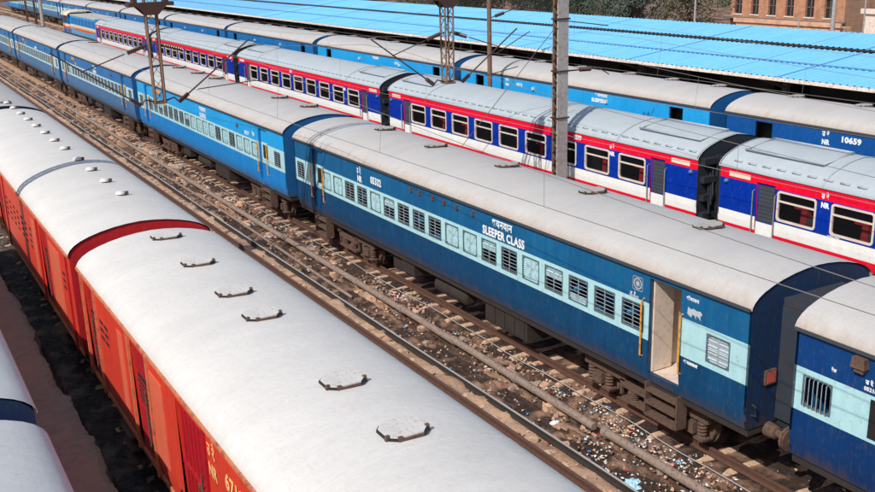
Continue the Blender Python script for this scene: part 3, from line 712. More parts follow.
# ---------------------------------------------------------------- farthest blue train beside the platform
def plain_blue_coach(label, Y, kind, windows, L=18.75, texts=()):
    X = 30.57
    root = thing('passenger_coach', label, 'railway coach', (X, Y, 0), group='blue coaches beside the platform')
    lo, mi, up = (M[k] for k in BLUE[kind])
    doors = [(1.5, 2.3), (L-2.3, L-1.5)]; op = [(a, c, 1.45, 3.45) for a, c in doors]
    wy = [3.4+.93*k for k in range(13)] if windows else []
    op += [(y-.3, y+.3, 2.27, 2.85) for y in wy]
    mids = mi if windows else up
    link('side_wall', cached(('pw', kind, windows), lambda: wall_mesh(L, 1.22, 3.62, [(2.14, 0), (2.95, 1), (9, 2)], op, [lo, mids, up])), root)
    link('side_wall', cached(('pwr', kind), lambda: wall_mesh(L, 1.22, 3.62, [(9, 0)], [], [up], 1)), root)
    rf = link('roof', cached(('proof', L), lambda: roof_mesh(L, [M['roof_grey'], M['shadow_grey']])), root)
    def gm():
        b = MB(); b.box(-1.695, -1.66, 0, L, 3.58, 3.65); return b.mesh('gutter', M['gutter'])
    link('gutter', cached(('pgut', L), gm), rf)
    def inside():
        b = MB(); b.box(-1.5, 1.5, .06, L-.06, 1.2, 1.42, 0); b.box(-.9, -.85, .1, L-.1, 1.42, 3.58, 0); return b.mesh('interior', M['interior'])
    link('interior', cached(('pin', L), inside), root)
    for y in wy: link('window', cached(('fr', .6, .58), lambda: frame_mesh(.6, .58, M['shutter'])), root, (-W, y, 2.56))
    ends_and_under(root, L, 'end_blue', True, windows)
    for y in (1.6, 4.4, 7.2, 10.8, 14.2, 17.2): hatch_vent(root, .45, y, 4.14)
    for t in texts: side_text(root, *t)
    def clip():
        b = MB(); b.box(-.10, 0, -.05, .05, -.08, .06); return b.mesh('bracket', M['plate'])
    for y in (6.3, 11.9): link('side_lamp', cached('clip', clip), root, (-W, y, 3.2))
    return root
plain_blue_coach('deep blue coach at the right edge beside the platform shed, numbered NR 10659', 27.25-18.75, 'deep', False,
    texts=[('उ रे', 22.72-8.5, 3.33, .24, wt, .010, .9), ('NR', 22.72-8.5, 3.04, .24, wt, .014, .9), ('10659', 21.95-8.5, 3.22, .27, wt, .014, 1.15)])
plain_blue_coach('bright blue coach lettered in Hindi, behind the coach numbered 2599', 28.1, 'mid', False, texts=[('शयनयान', 35.1-28.1+.1, 3.36, .22, wt, .010, 1.1), ('SLEEPER', 35.35-28.1+.1, 3.10, .22, wt, .012, 1.05), ('उ रे', 42.45-28.1, 3.36, .2, wt, .010), ('NR', 42.45-28.1, 3.12, .2, wt, .012), ('10712', 41.5-28.1, 3.2, .2, wt, .010)])
plain_blue_coach('bright blue coach beside the shed, directly right of the second drop arm lattice', 28.1+19.6, 'mid', False, texts=[('शयनयान', 10, 3.3, .25, wt, .010), ('10713', 7, 3.2, .2, wt, .010)])
for k, (nm, kd, wn_) in enumerate((('blue coach beside the shed with a yellow plate, left of the second drop arm', 'far', False), ('blue coach beside the shed, just right of the left drop arm', 'far', False),
        ('blue coach beside the shed, just left of the left drop arm', 'far', False), ('blue coach beside the shed behind the gap of the red train end', 'far', True),
        ('far blue coach with pale band above the diesel locomotive', 'far', True), ('far blue coach with pale band left of the locomotive cab', 'far', True), ('distant blue coach at the top edge near the far lattice mast', 'far', True), ('most distant blue coach in the top left corner', 'mid', True))):
    plain_blue_coach(nm, 28.1+19.6*(k+2), kd, wn_)

# ---------------------------------------------------------------- orange parcel train
def parcel_van(label, Y, which):
    L = 21.3; root = thing('parcel_van', label, 'railway coach', (5.025, Y, 0), group='orange parcel vans')
    if which == 'near': rec = [(12.75, 14.15, 'big'), (15.95, 17.0, 'door'), (20.15, 20.95, 'door'), (5.0, 6.4, 'big')]
    else: rec = [(3.2, 4.2, 'door'), (11.6, 12.8, 'big'), (18.2, 19.2, 'door')]
    op = [(a, c, 1.30, 3.42) for a, c, _ in rec]
    bands = [(9, 0)]
    link('side_wall', wall_mesh(L, 1.22, 3.65, bands, op, [M['orange']]), root)
    link('side_wall', wall_mesh(L, 1.22, 3.65, bands, [], [M['orange']], 1), root)
    rf = link('roof', cached(('oroof', which), lambda: roof_mesh(L, [M['roof_white'], M['seam_blue']], ())), root)
    def gm():
        b = MB()
        for s in (-1, 1):
            x = s*1.66; b.box(min(x, x+s*.03), max(x, x+s*.03), 0, L, 3.60, 3.655)
        return b.mesh('gutter', M['gutter_orange'])
    link('gutter', cached('ogut', gm), rf)
    def sole():
        b = MB(); b.box(-1.60, -1.57, 0, L, 1.20, 1.30); return b.mesh('sole_bar', M['gutter_orange'])
    link('sole_bar', cached('osole', sole), root)
    for a, c, t in rec:
        b = MB(); w = c-a
        if t == 'big':
            b.box(-1.56, -1.50, a, c, 1.30, 3.42, 0)
            for k in range(7): b.box(-1.575, -1.56, a+.04+k*w/7, a+.10+k*w/7, 1.36, 3.36, 0)
            b.box(-1.60, -1.56, a+.02, c-.02, 2.3, 2.36, 0)
        else:
            b.box(-1.55, -1.50, a, c, 1.30, 3.42, 0)
            b.box(-1.58, -1.55, a+.08, c-.08, 1.36, 2.2, 0); b.box(-1.58, -1.55, a+.08, c-.08, 2.9, 3.36, 0)
            b.box(-1.575, -1.55, a+.14, c-.14, 2.3, 2.82, 1)
            for k in range(5): b.box(-1.585, -1.575, a+.14, c-.14, 2.34+k*.1, 2.37+k*.1, 0)
        d = link('door', b.mesh('door', [M['crimson'], M['black']]), root)
        b = MB()
        if t == 'door':
            b.tube([(-1.58, a+.06, 1.6), (-1.66, a+.06, 1.65), (-1.66, a+.06, 2.8), (-1.58, a+.06, 2.85)], .018, 6); b.box(-1.60, -1.58, a+.02, a+.30, 2.05, 2.12)
        else:
            b.tube([(-1.56, a+.3, 2.1), (-1.62, a+.3, 2.1), (-1.62, a+.3, 2.6), (-1.56, a+.3, 2.6)], .015, 6); b.box(-1.62, -1.56, a+.28, a+.55, 2.28, 2.34)
        link('handle', b.mesh('handle', M['rusty']), d)
    # raised frames beside the doors, worn paler panels, small louvred openings
    pan = [(14.95, 15.7), (17.6, 18.0), (10.2, 10.6)] if which == 'near' else [(5.0, 5.5), (1.5, 2.9), (14.2, 15.0)]
    for a, c in pan:
        b = MB(); b.box(-1.632, -1.60, a, c, 1.75, 3.3); link('door_stile', b.mesh('stile', M['orange_pale']), root)
    for y in ((21.15, 19.9, 12.65, 9.0, 15.8, 17.1) if which == 'near' else (.5, 4.5, 10.9, 13.1, 17.9, 20.8)):
        b = MB(); b.box(-1.66, -1.615, y-.03, y+.03, 1.24, 3.6); link('post', b.mesh('post', M['gutter_orange' if int(y) % 2 else 'crimson']), root)
    if which == 'near': lou = [(19.45, 2.55, 3), (19.05, 2.55, 3), (12.3, 1.8, 4), (11.4, 1.8, 4), (10.0, 3.0, 2), (8.4, 2.5, 4), (9.6, 2.5, 4)]
    else: lou = [(1.1, 2.5, 3)]+[(6.0+k*.75, 2.3, 4) for k in range(7)]+[(14.0+k*.75, 2.3, 4) for k in range(6)]
    for y, z, n in lou:
        b = MB()
        b.box(-1.625, -1.615, y-.19, y+.19, z, z+n*.17, 1)
        for k in range(n): b.box(-1.63, -1.625, y-.15, y+.15, z+.04+k*.17, z+.11+k*.17, 0)
        link('louvre', b.mesh('louvre', [M['black'], M['orange']]), root)
    ends_and_under(root, L, 'end_crimson', True)
    link('steps', cached('osteps', lambda: (lambda b: ([b.box(-1.66, -1.35, 0, .7, z, z+.05) for z in (.45, .75, 1.02)], b.mesh('steps', M['rusty']))[1])(MB())), root, (0, 14.2 if which == 'near' else 2.2, 0))
    link('steps', cached('osteps', None), root, (0, 17.9, 0))
    return root
near = parcel_van('nearest orange parcel van with white roof and flat raised roof hatches, numbered 6718', 22.3055-.995-21.3, 'near')
for y in (20.62, 18.37, 16.26, 14.86, 11.69, 9.92, 7.6, 5.4): hatch_vent(near, .14, y, 4.16, 0, True)
oc = M['creamtxt']
side_text(near, 'उ रे', 12.55, 3.20, .28, oc, .004, .9); side_text(near, 'NR', 12.55, 2.88, .28, oc, .008, .9); side_text(near, '6718', 11.8, 3.02, .34, oc, .012, 1.0)
far = parcel_van('second orange parcel van, white roof carrying a row of round dome vents', 22.3055, 'far')
for k in range(12): dome_vent(far, .26, 2.9+1.80*k-(.0 if k < 4 else -.3), 4.16)
def bluevan():
    L = 21.3; r = thing('passenger_coach', 'grey-roofed blue coach at the left edge beyond the orange vans', 'railway coach', (5.025, 22.3055+P, 0))
    link('side_wall', wall_mesh(L, 1.22, 3.65, [(2.14, 0), (2.95, 1), (9, 2)], [], [M['blue_low'], M['cyan'], M['blue_dark']]), r)
    link('side_wall', wall_mesh(L, 1.22, 3.65, [(2.14, 0), (2.95, 1), (9, 2)], [], [M['blue_low'], M['cyan'], M['blue_dark']], 1), r)
    link('roof', cached(('roofw', L), lambda: roof_mesh(L, [M['roof_grey'], M['shadow_grey']])), r); ends_and_under(r, L, 'end_navy', True)
    for y in (1.2, 5, 9, 13): hatch_vent(r, .1, y, 4.17)
bluevan()

# ---------------------------------------------------------------- navy train under the camera on the left
def navy(label, Y):
    L = 21.3; r = thing('passenger_coach', label, 'railway coach', (-.21, Y, 0), group='navy coaches on the left')
    for s in (-1, 1): link('side_wall', cached(('nw', s), lambda s=s: wall_mesh(L, 1.22, 3.65, [(9, 0)], [], [M['end_navy']], s)), r)
    link('roof', cached(('nroof', L), lambda: roof_mesh(L, [M['roof_pale'], M['seam_blue']])), r)
    ends_and_under(r, L, 'end_navy', True)
M['roof_pale'] = mat_roof('pale_bluish_white_roof', (.62, .63, .63, 1), (.45, .46, .47, 1), .4, .25)
navy('white-roofed navy coach in the bottom left corner', 13.45-21.3)
navy('white-roofed navy coach at the left edge beyond a dark end wall', 14.35)

# ---------------------------------------------------------------- ground
def mat_ground():
    m, nt, b = nodemat('yard_dirt_and_ballast')
    v = mapping(nt, (1, 1, 1)); vy = mapping(nt, (1.3, .55, 1))
    n1 = noise(nt, vy, .9, 6, .65); n2 = noise(nt, v, 7, 8, .75); n3 = noise(nt, v, 45, 3, .7)
    o = mixc(nt, ramp(nt, n2, .35, .65), lin(48, 33, 26), lin(104, 76, 60))
    o = mixc(nt, ramp(nt, n1, .48, .6), o, mixc(nt, n2, lin(116, 86, 68), lin(212, 170, 140)))
    o = mixc(nt, ramp(nt, n3, .55, .7, (0, 0, 0, 1), (.45, .45, .45, 1)), o, lin(186, 160, 140))
    tc = N(nt, 'ShaderNodeTexCoord'); sx = N(nt, 'ShaderNodeSeparateXYZ'); nt.links.new(tc.outputs['Object'], sx.inputs[0])
    d1 = N(nt, 'ShaderNodeMath', operation='SUBTRACT'); nt.links.new(sx.outputs['X'], d1.inputs[0]); d1.inputs[1].default_value = 11.25
    d2 = N(nt, 'ShaderNodeMath', operation='ABSOLUTE'); nt.links.new(d1.outputs[0], d2.inputs[0])
    d3 = N(nt, 'ShaderNodeMath', operation='MULTIPLY_ADD'); nt.links.new(n1, d3.inputs[0]); d3.inputs[1].default_value = 2.4; nt.links.new(d2.outputs[0], d3.inputs[2])
    d4 = N(nt, 'ShaderNodeMath', operation='MULTIPLY'); nt.links.new(d3.outputs[0], d4.inputs[0]); d4.inputs[1].default_value = .5
    o = mixc(nt, ramp(nt, d4.outputs[0], .66, .76, (.85, .85, .85, 1), (0, 0, 0, 1)), o, mixc(nt, n2, lin(140, 104, 84), lin(236, 198, 166)))
    nt.links.new(o, b.inputs['Base Color']); b.inputs['Roughness'].default_value = .95
    bump(nt, b, n2, .8, .06); return m
M['ground'] = mat_ground()
M['oil'] = None
def hn(x, y):
    return .05*math.sin(x*3.1+y*.9)+.04*math.sin(x*5.3-y*2.1+1)+.03*math.sin(y*4.7+x*1.7)+.03*math.sin(x*9+y*6.3)+random.uniform(-.018, .018)
def ground():
    xs = [-1500, -500, -100, -30, -8, -3, 0, 1.5]+[1.8+.2*k for k in range(10)]+[4, 6, 7.5]+[8+.09*k for k in range(int(6/.09)+1)]+[14.3, 15, 16.5, 19, 23, 28, 33, 45, 60, 90, 140, 250, 600, 1500]
    ys = [-500, -60, -10, 2]+[5+.16*k for k in range(250)]+[45+.5*k for k in range(120)]+[106+6*k for k in range(16)]+[210, 260, 350, 600, 1500]
    b = MB(); n = len(xs)
    for y in ys:
        for x in xs:
            z = -.34
            if 1.5 < x < 14.2 and 3 < y < 110: z += hn(x, y)*(.9 if x > 7 else .6)
            if 10.85 < x < 11.75: z += .13
            if 11.75 < x < 12.3: z -= .03
            if 12.7 < x < 14.2: z += .04
            b.v.append((x, y, z))
    for j in range(len(ys)-1):
        for i in range(n-1):
            b.f.append((j*n+i, j*n+i+1, (j+1)*n+i+1, (j+1)*n+i)); b.m.append(0)
    structure('ground', b.mesh('ground', M['ground'], True))
ground()
def mat_bank():
    m, nt, b = nodemat('trodden_brown_earth'); v = mapping(nt, (1, 1, 1)); n2 = noise(nt, v, 4, 8, .75); n3 = noise(nt, v, 1.1, 4)
    o = mixc(nt, n2, lin(130, 122, 104), lin(232, 222, 200)); o = mixc(nt, ramp(nt, n3, .4, .7), o, lin(200, 184, 160))
    nt.links.new(o, b.inputs['Base Color']); b.inputs['Roughness'].default_value = .95; bump(nt, b, n2, .7, .05); return m
M['bank'] = mat_bank()
def platform_bank():
    b = MB(); ny = 500; cols = [1.0, 1.6, 2.0, 2.4, 2.7]
    rows = []
    for k in range(ny):
        y = 4+k*.14
        e = 2.95+.06*math.sin(y*.7)+.03*math.sin(y*2.3+1)+.02*math.sin(y*5.1)+random.uniform(-.035, .035)
        row = []
        for x in cols: row.append((x, y, .30+.02*math.sin(x*4+y*2)+random.uniform(-.015, .015)))
        row += [(e-.12, y, .29), (e, y, .24+random.uniform(-.03, .02)), (e+.04, y, .02), (e+.13+random.uniform(0, .08), y, -.45)]
        rows.append(row)
    n = len(rows[0])
    for r in rows: b.v += r
    for j in range(ny-1):
        for i in range(n-1): b.f.append((j*n+i, j*n+i+1, (j+1)*n+i+1, (j+1)*n+i)); b.m.append(0)
    structure('path', b.mesh('path', M['bank']))
platform_bank()
def mat_soot(nm='oily_black_ballast', c0=(50, 44, 40), c1=(116, 102, 92), c2=(150, 132, 114), p=.5):
    m, nt, b = nodemat(nm); v = mapping(nt, (1, 1, 1)); n2 = noise(nt, v, 9, 8, .75); n1 = noise(nt, v, 1.4, 4)
    o = mixc(nt, ramp(nt, n2, .4, .7), lin(*c0), lin(*c1)); o = mixc(nt, ramp(nt, n1, p, p+.15, (0, 0, 0, 1), (.8, .8, .8, 1)), o, lin(*c2))
    nt.links.new(o, b.inputs['Base Color']); b.inputs['Roughness'].default_value = .9; bump(nt, b, n2, 1, .05); return m
M['soot'] = mat_soot(); M['soot2'] = mat_soot('dark_brown_soil', (36, 26, 21), (88, 64, 52), (168, 130, 106), .5)
def bed(x0, x1, y0, y1, z, jag=.08):
    b = MB(); n = 9; ys = []
    y = y0
    while y < y1: ys.append(y); y += .25
    for y in ys:
        for i in range(n):
            t = i/(n-1); x = x0+(x1-x0)*t
            if i in (0, n-1): x += random.uniform(-jag, jag); zz = -.42
            else: zz = z+random.uniform(-.03, .04)
            b.v.append((x, y, zz))
    for j in range(len(ys)-1):
        for i in range(n-1): b.f.append((j*n+i, j*n+i+1, (j+1)*n+i+1, (j+1)*n+i)); b.m.append(0)
    return b
structure('trackbed', bed(3.0, 4.1, 2, 60, -.16).mesh('trackbed', M['soot']))
structure('trackbed', bed(12.95, 16.4, 5, 90, -.215, .12).mesh('trackbed', M['soot2']))
structure('trackbed', bed(11.75, 12.4, 5, 46, -.28, .12).mesh('trackbed', M['soot2']))

# ---------------------------------------------------------------- tracks
def rail_mesh(y0, y1):
    b = MB(); prof = [(-.07, -.16), (-.07, -.145), (-.012, -.12), (-.012, -.045), (-.036, -.03), (-.036, -.004), (-.03, 0), (.03, 0), (.036, -.004), (.036, -.03), (.012, -.045), (.012, -.12), (.07, -.145), (.07, -.16)]
    ys = [y0, y1]; n = len(prof)
    for y in ys: b.v += [(x, y, z) for x, z in prof]
    for j in range(n-1): b.f.append((j, n+j, n+j+1, j+1)); b.m.append(1 if prof[j][1] >= -.005 and prof[j+1][1] >= -.005 else 0)
    return b.mesh('rail', [M['rail'], M['railtop']])
def sleeper_mesh(v):
    rnd = random.Random(v); b = MB()
    xs = [-1.37, -1.2, -.8, -.5, 0, .5, .8, 1.2, 1.37]
    pr = []
    for x in xs:
        h = (-.165 if abs(x) > .45 else -.20)-rnd.uniform(0, .035); w = (.125 if abs(x) > .3 else .10)*rnd.uniform(.75, 1.05); j = lambda s=.022: rnd.uniform(-s, s)
        if abs(x) > 1.3: h -= .02; w -= .01
        pr.append([(x, -w+j(), -.40), (x, -w*.8+j(), h+j(.008)), (x, w*.8+j(), h+j(.008)), (x, w+j(), -.40)])
    for r in pr: b.v += r
    for k in range(len(xs)-1):
        for j in range(3): b.f.append((k*4+j, k*4+j+1, (k+1)*4+j+1, (k+1)*4+j)); b.m.append(0)
    b.f.append((0, 3, 2, 1)); b.m.append(0); b.f.append(tuple(len(b.v)-4+q for q in (0, 1, 2, 3))); b.m.append(0)
    return b.mesh('sleeper', M['concrete'])
SLE = [sleeper_mesh(k) for k in range(5)]
def track(label, X, y0, y1, sl0=None, n=0):
    r = thing('railway_track', label, 'railway track', (X, 0, 0), group='parallel railway tracks')
    for x in (-.838-.036, .838+.036): link('rail', cached(('rail', y0, y1), lambda: rail_mesh(y0, y1)), r, (x, 0, 0))
    y = y0 if sl0 is None else sl0; k = 0
    if sl0 is not None:
        while k < n:
            link('sleeper', SLE[k % 5], r, (random.uniform(-.03, .03), y, random.uniform(-.02, .005)), (0, 0, random.uniform(-.03, .03))); y += .65; k += 1
    b = MB()
    while y < y1:
        w = .125; b.box(-1.37, 1.37, y-w, y+w, -.42, -.165, 0, .01); y += .65
    link('sleepers', b.mesh('sleepers', M['concrete']), r, kind='stuff')
track('empty track with rusty rails between the orange vans and the dirt strip with pipes', 10.0, -20, 400, 11, 100)
track('track carrying the blue sleeper coaches, sleepers half buried in litter', XB, -20, 400, 9, 100)
track('empty track hidden between the blue sleeper train and the red, white and blue train', 19.6, -20, 400)
track('track under the orange parcel vans', 5.025, -20, 400)
track('track under the red, white and blue coaches', 24.45, -20, 400)
track('track under the blue coaches beside the platform', 30.57, -20, 400)
track('track under the navy coaches on the left', -.21, -20, 400)

# ---------------------------------------------------------------- pipes in the strip
def water_pipe():
    r = thing('water_pipe', 'long grey-brown cast iron pipe with collars along the dirt strip', 'pipe', (0, 0, 0))
    X = 12.55; z = -.06; ys = []; y = 8.6; k = 0; rnd = random.Random(5)
    while y < 120:
        L = rnd.choice((2.9, 3.0, 3.1)) ; x0, x1 = X+rnd.uniform(-.02, .02), X+rnd.uniform(-.02, .02)
        b = MB(); y1 = y+L-.04
        b.tube([(x0, y, z), (x0, y+.01, z), (x1, y1-.14, z+.01), (x1, y1-.13, z+.01), (x1, y1, z+.01)], [.08, .095, .095, .122, .122], 14)
        link('pipe_section', b.mesh('pipe_section', M['pipe'], False), r)
        if k % 2 == 0:
            b = MB(); b.box(X-.2, X+.2, y+L*.5-.1, y+L*.5+.1, -.4, z-.085); link('pipe_support', b.mesh('pipe_support', M['concrete']), r)
        y += L+(.25 if 11.5 < y < 13 else 0); k += 1
water_pipe()
b = MB(); prof = [(-.07, -.14), (-.07, -.125), (-.012, -.10), (-.012, -.04), (-.034, -.025), (-.03, 0), (.03, 0), (.034, -.025), (.012, -.04), (.012, -.10), (.07, -.125), (.07, -.14)]
for k in range(30): b.v += [(11.45+.03*math.sin(k*.7)+px, 8+k*3.5, -.04+.012*math.sin(k*1.3)+pz) for px, pz in prof]
for k in range(29):
    for j in range(11): b.f.append((k*12+j, (k+1)*12+j, (k+1)*12+j+1, k*12+j+1)); b.m.append(1 if j == 5 else 0)
thing('loose_rail', 'dark loose rail with a bright top lying between the empty track and the pipe', 'rail', data=b.mesh('loose_rail', [M['under'], M['conduit']]))
b = MB(); pth = []; y = 8.5
while y < 60: pth.append((13.38+.03*math.sin(y*.9), y, -.12+.02*math.sin(y*2.2))); y += .8
b.tube(pth, .012, 6); thing('cable', 'thin pale cable lying over the sleeper ends by the blue train', 'cable', data=b.mesh('cable', M['conduit'], True))
b = MB(); pth = []; y = 26
while y < 110: pth.append((12.05+.10*math.sin(y*.2), y, -.2)); y += 1.2
b.tube(pth, .05, 8); thing('second_pipe', 'darker pipe lying low in the far part of the dirt strip', 'pipe', data=b.mesh('second_pipe', M['pipe'], True))
# ---------------------------------------------------------------- ballast, rubble and litter
def stones(name, n, boxr, s0, s1, mats, seed, zf=-.33):
    rnd = random.Random(seed); b = MB()
    for _ in range(n):
        x, y = boxr(rnd); s = rnd.uniform(s0, s1)*(1+max(0, (y-25))*.02); z = zf+.05*math.sin(x*3.1+y*.9)+.04*math.sin(x*5.3-y*2.1+1)+rnd.uniform(0, .05)
        i = len(b.v); mi = rnd.randrange(len(mats)); q = rnd.uniform(0, 3.1); c, sn = math.cos(q), math.sin(q)
        for (dx, dy, dz) in ((-1, -1, -.5), (1, -1, -.5), (1, 1, -.5), (-1, 1, -.5), (-.6, -.6, .6), (.6, -.6, .5), (.5, .7, .7), (-.7, .5, .5)):
            dx *= s*rnd.uniform(.6, 1.2); dy *= s*rnd.uniform(.6, 1.2); dz *= s*rnd.uniform(.5, 1.1)
            b.v.append((x+dx*c-dy*sn, y+dx*sn+dy*c, z+dz))
        for f in ((4, 5, 6, 7), (0, 1, 5, 4), (1, 2, 6, 5), (2, 3, 7, 6), (3, 0, 4, 7)): b.f.append(tuple(i+k for k in f)); b.m.append(mi)
    link(name, b.mesh(name, mats), None, kind='stuff', label='loose %s scattered over the strip between the trains' % name, category=name)
tan = [mat_plain('tan_rubble', lin(196, 156, 130), .9, var=.3, scale=8), mat_plain('brown_rubble', lin(128, 94, 76), .9, var=.3, scale=8), mat_plain('grey_rubble', lin(160, 142, 130), .9, var=.3), mat_plain('dark_rubble', lin(62, 44, 38), .9)]
stones('ballast', 6500, lambda r: (r.choice((r.gauss(11.1, .3), r.uniform(10.2, 13.9), r.gauss(13.3, .3), r.uniform(8.2, 11.2))), r.choice((r.uniform(9, 28), r.uniform(9, 50), r.uniform(30, 90)))), .015, .045, tan, 1, -.27)
stones('rubble', 420, lambda r: (r.choice((r.gauss(11.25, .15), r.gauss(13.3, .2), r.uniform(10.9, 13.8))), r.uniform(9, 60)), .06, .13, tan[:3], 4, -.36)
lit = [mat_plain('white_litter', lin(235, 235, 235), .6), mat_plain('white_paper_litter', lin(220, 215, 205), .6), mat_plain('blue_litter', lin(60, 150, 220), .5), mat_plain('red_litter', lin(200, 30, 30), .5), mat_plain('tan_litter', lin(200, 170, 140), .7), mat_plain('pale_blue_litter', lin(180, 220, 240), .5)]
stones('slabs', 260, lambda r: (r.choice((r.gauss(11.15, .08), r.gauss(11.2, .1), r.gauss(13.25, .15), r.gauss(12.9, .2))), r.uniform(9, 75)), .12, .24, [tan[0], tan[0], tan[2]], 8, -.385)
rnd = random.Random(11); b = MB(); CL = [(rnd.choice((rnd.gauss(13.3, .2), rnd.uniform(11.6, 13.2))), rnd.choice((rnd.uniform(9.5, 17), rnd.uniform(9.5, 50)))) for _ in range(46)]
for _ in range(1500):
    t = rnd.random()
    if t < .45: x, y = rnd.gauss(13.3, .22), rnd.choice((rnd.uniform(9, 22), rnd.gauss(12.5, 2.5)))
    elif t < .62: x, y = rnd.gauss(12.0, .4), rnd.uniform(9.5, 22)
    elif t < .70: x, y = rnd.gauss(14.9, .6), rnd.uniform(8.5, 12)
    elif t < .92: x, y = rnd.uniform(11.0, 13.6), rnd.uniform(10, 70)
    elif t < .97: x, y = rnd.gauss(13.3, .3), rnd.gauss(12, 1.8)
    else: x, y = rnd.uniform(3.2, 4.2), rnd.uniform(10, 30)
    if rnd.random() < .6 and x > 5:
        q_ = rnd.choice(CL); x, y = q_[0]+rnd.gauss(0, .13), q_[1]+rnd.gauss(0, .22)
    s = rnd.uniform(.012, .05)*(1.6 if rnd.random() < .12 else 1)*(1+max(0, y-22)*.03); z = -.26+rnd.uniform(0, .06); a = rnd.uniform(0, 3.1); c, sn = math.cos(a)*s, math.sin(a)*s; k = rnd.uniform(.4, 1)
    mi = rnd.choice((0, 0, 1, 1, 4, 4, 1, 4, 1, 0, 4, 1, 2, 3, 5, 5)); i = len(b.v)
    b.v += [(x-c, y-sn, z), (x+sn*k, y-c*k, z+rnd.uniform(-.01, .03)), (x+c, y+sn, z+rnd.uniform(0, .02)), (x-sn*k, y+c*k, z+rnd.uniform(-.01, .04)), (x, y, z+.02)]
    for q in range(4): b.f.append((i+q, i+(q+1) % 4, i+4)); b.m.append(mi)
link('litter', b.mesh('litter', lit), None, kind='stuff', label='small scraps of coloured litter strewn along the tracks', category='litter')
def bag(label, x, y, s, seed, mi=0):
    rnd = random.Random(seed); b = MB(); n, mrows = 12, 5
    for j in range(mrows):
        ph = j/(mrows-1)*math.pi/2
        for i in range(n):
            a = 2*math.pi*i/n; r = s*math.cos(ph)*rnd.uniform(.55, 1.25); b.v.append((r*math.cos(a)*1.3, r*math.sin(a), s*.5*math.sin(ph)*rnd.uniform(.6, 1.2)))
    for j in range(mrows-1):
        for i in range(n): b.f.append((j*n+i, j*n+(i+1) % n, (j+1)*n+(i+1) % n, (j+1)*n+i)); b.m.append(0)
    thing('plastic_bag', label, 'plastic bag', (x, y, -.30), (0, 0, rnd.uniform(0, 3)), 'discarded plastic bags', b.mesh('plastic_bag', lit[mi]))
bag('pale blue crumpled bag on the conduit near the bottom edge', 11.85, 13.05, .20, 1, 5)
bag('white crumpled bag by the conduit, nearest the empty track', 11.40, 13.2, .14, 2)
bag('white crumpled bag halfway between conduit and pipe near the bottom edge', 11.95, 12.2, .15, 3, 5)
bag('flat white sheet of plastic left of the pipe', 12.2, 16.0, .13, 4)
bag('white crumpled bag right beside the rail below the coach end', 13.55, 11.3, .13, 5)
bag('upright white scrap standing beside the pipe opposite the bogie', 13.4, 16.4, .09, 6)

# ---------------------------------------------------------------- overhead line equipment
def lattice(b, x, y, z0, z1, w, d, leg=.05, step=.45, taper=0, m=0):
    """four corner angles with zigzag lacing on every side"""
    def c(i, z):
        t = (z-z0)/(z1-z0); k = 1-taper*(1-t); sx = (-1, 1, 1, -1)[i]; sy = (-1, -1, 1, 1)[i]; return (x+sx*w/2*k, y+sy*d/2*k, z)
    for i in range(4): b.bar(c(i, z0), c(i, z1), leg, leg, m)
    n = max(2, int((z1-z0)/step))
    for k in range(n):
        a, e = z0+(z1-z0)*k/n, z0+(z1-z0)*(k+1)/n
        for i in range(4):
            j = (i+1) % 4
            b.bar(c(i, a) if k % 2 else c(j, a), c(j, e) if k % 2 else c(i, e), .028, .012, m)
def insulator(b, a, c, r=.075, n=8):
    a, c = Vector(a), Vector(c); pts = []; rs = []
    for k in range(n*2+1):
        pts.append(a+(c-a)*k/(n*2)); rs.append(r if k % 2 else r*.55)
    b.tube(pts, rs, 10)
YP = 28.8
port = thing('portal_gantry', 'rusty lattice gantry boom spanning the tracks just above the picture', 'gantry', (0, YP, 0))
b = MB()
for z in (8.98, 9.5):
    for y in (-.1, .1): b.bar((1.6, y, z), (22.4, y, z), .05, .05)
for k in range(13): b.bar((1.9+k*1.65, 0, 8.98 if k % 2 else 9.5), (3.55+k*1.65, 0, 9.5 if k % 2 else 8.98), .03, .02); b.bar((1.9+k*1.65, -.1, 8.98), (1.9+k*1.65, .1, 8.98), .03, .03); b.bar((1.9+k*1.65, -.1, 9.5), (1.9+k*1.65, .1, 9.5), .03, .03)
link('boom', b.mesh('boom', M['lattice']), port)
def upright_mesh():
    b = MB()
    b.box(-.20, .26, -.17, -.155, -.3, 9.9, 1); b.box(-.20, -.13, -.155, -.09, -.3, 9.9, 1); b.box(.19, .26, -.155, -.09, -.3, 9.9, 1)
    b.box(-.20, .26, .155, .17, -.3, 9.9, 0); b.box(-.20, -.13, .09, .155, -.3, 9.9, 0)
    for k in range(40):
        z = .2+k*.24; s = k % 2; b.bar((-.21, -.14 if s else .14, z), (-.21, .14 if s else -.14, z+.24), .045, .012, 0); b.bar((.27, -.14 if s else .14, z), (.27, .14 if s else -.14, z+.24), .045, .012, 0)
    return b.mesh('upright', [M['lattice'], M['galv']])
um = upright_mesh()
link('upright', um, port, (1.9, 0, 0))
mr = thing('catenary_mast', 'tall steel mast with laced brown side and pale plate side, standing against the red train', 'catenary mast', (22.0, YP, 0))
link('column', um, mr)
for z in (7.45, 5.6, 3.9):
    b = MB(); b.box(-.25, .31, -.21, .20, z, z+.06); link('clamp_band', b.mesh('clamp_band', M['insul']), mr)
b = MB(); b.tube([(.2, 0, 5.6), (1.9, .1, 5.58)], .03, 6); b.tube([(1.9, .1, 5.58), (2.4, .1, 5.3)], .02, 6); b.tube([(.2, 0, 7.4), (2.3, .1, 7.1)], .02, 6); link('bracket_arm', b.mesh('bracket_arm', M['insul']), mr)
b = MB(); insulator(b, (.95, .05, 5.6), (1.5, .08, 5.58), .09); link('insulator', b.mesh('insulator', M['insul']), mr)
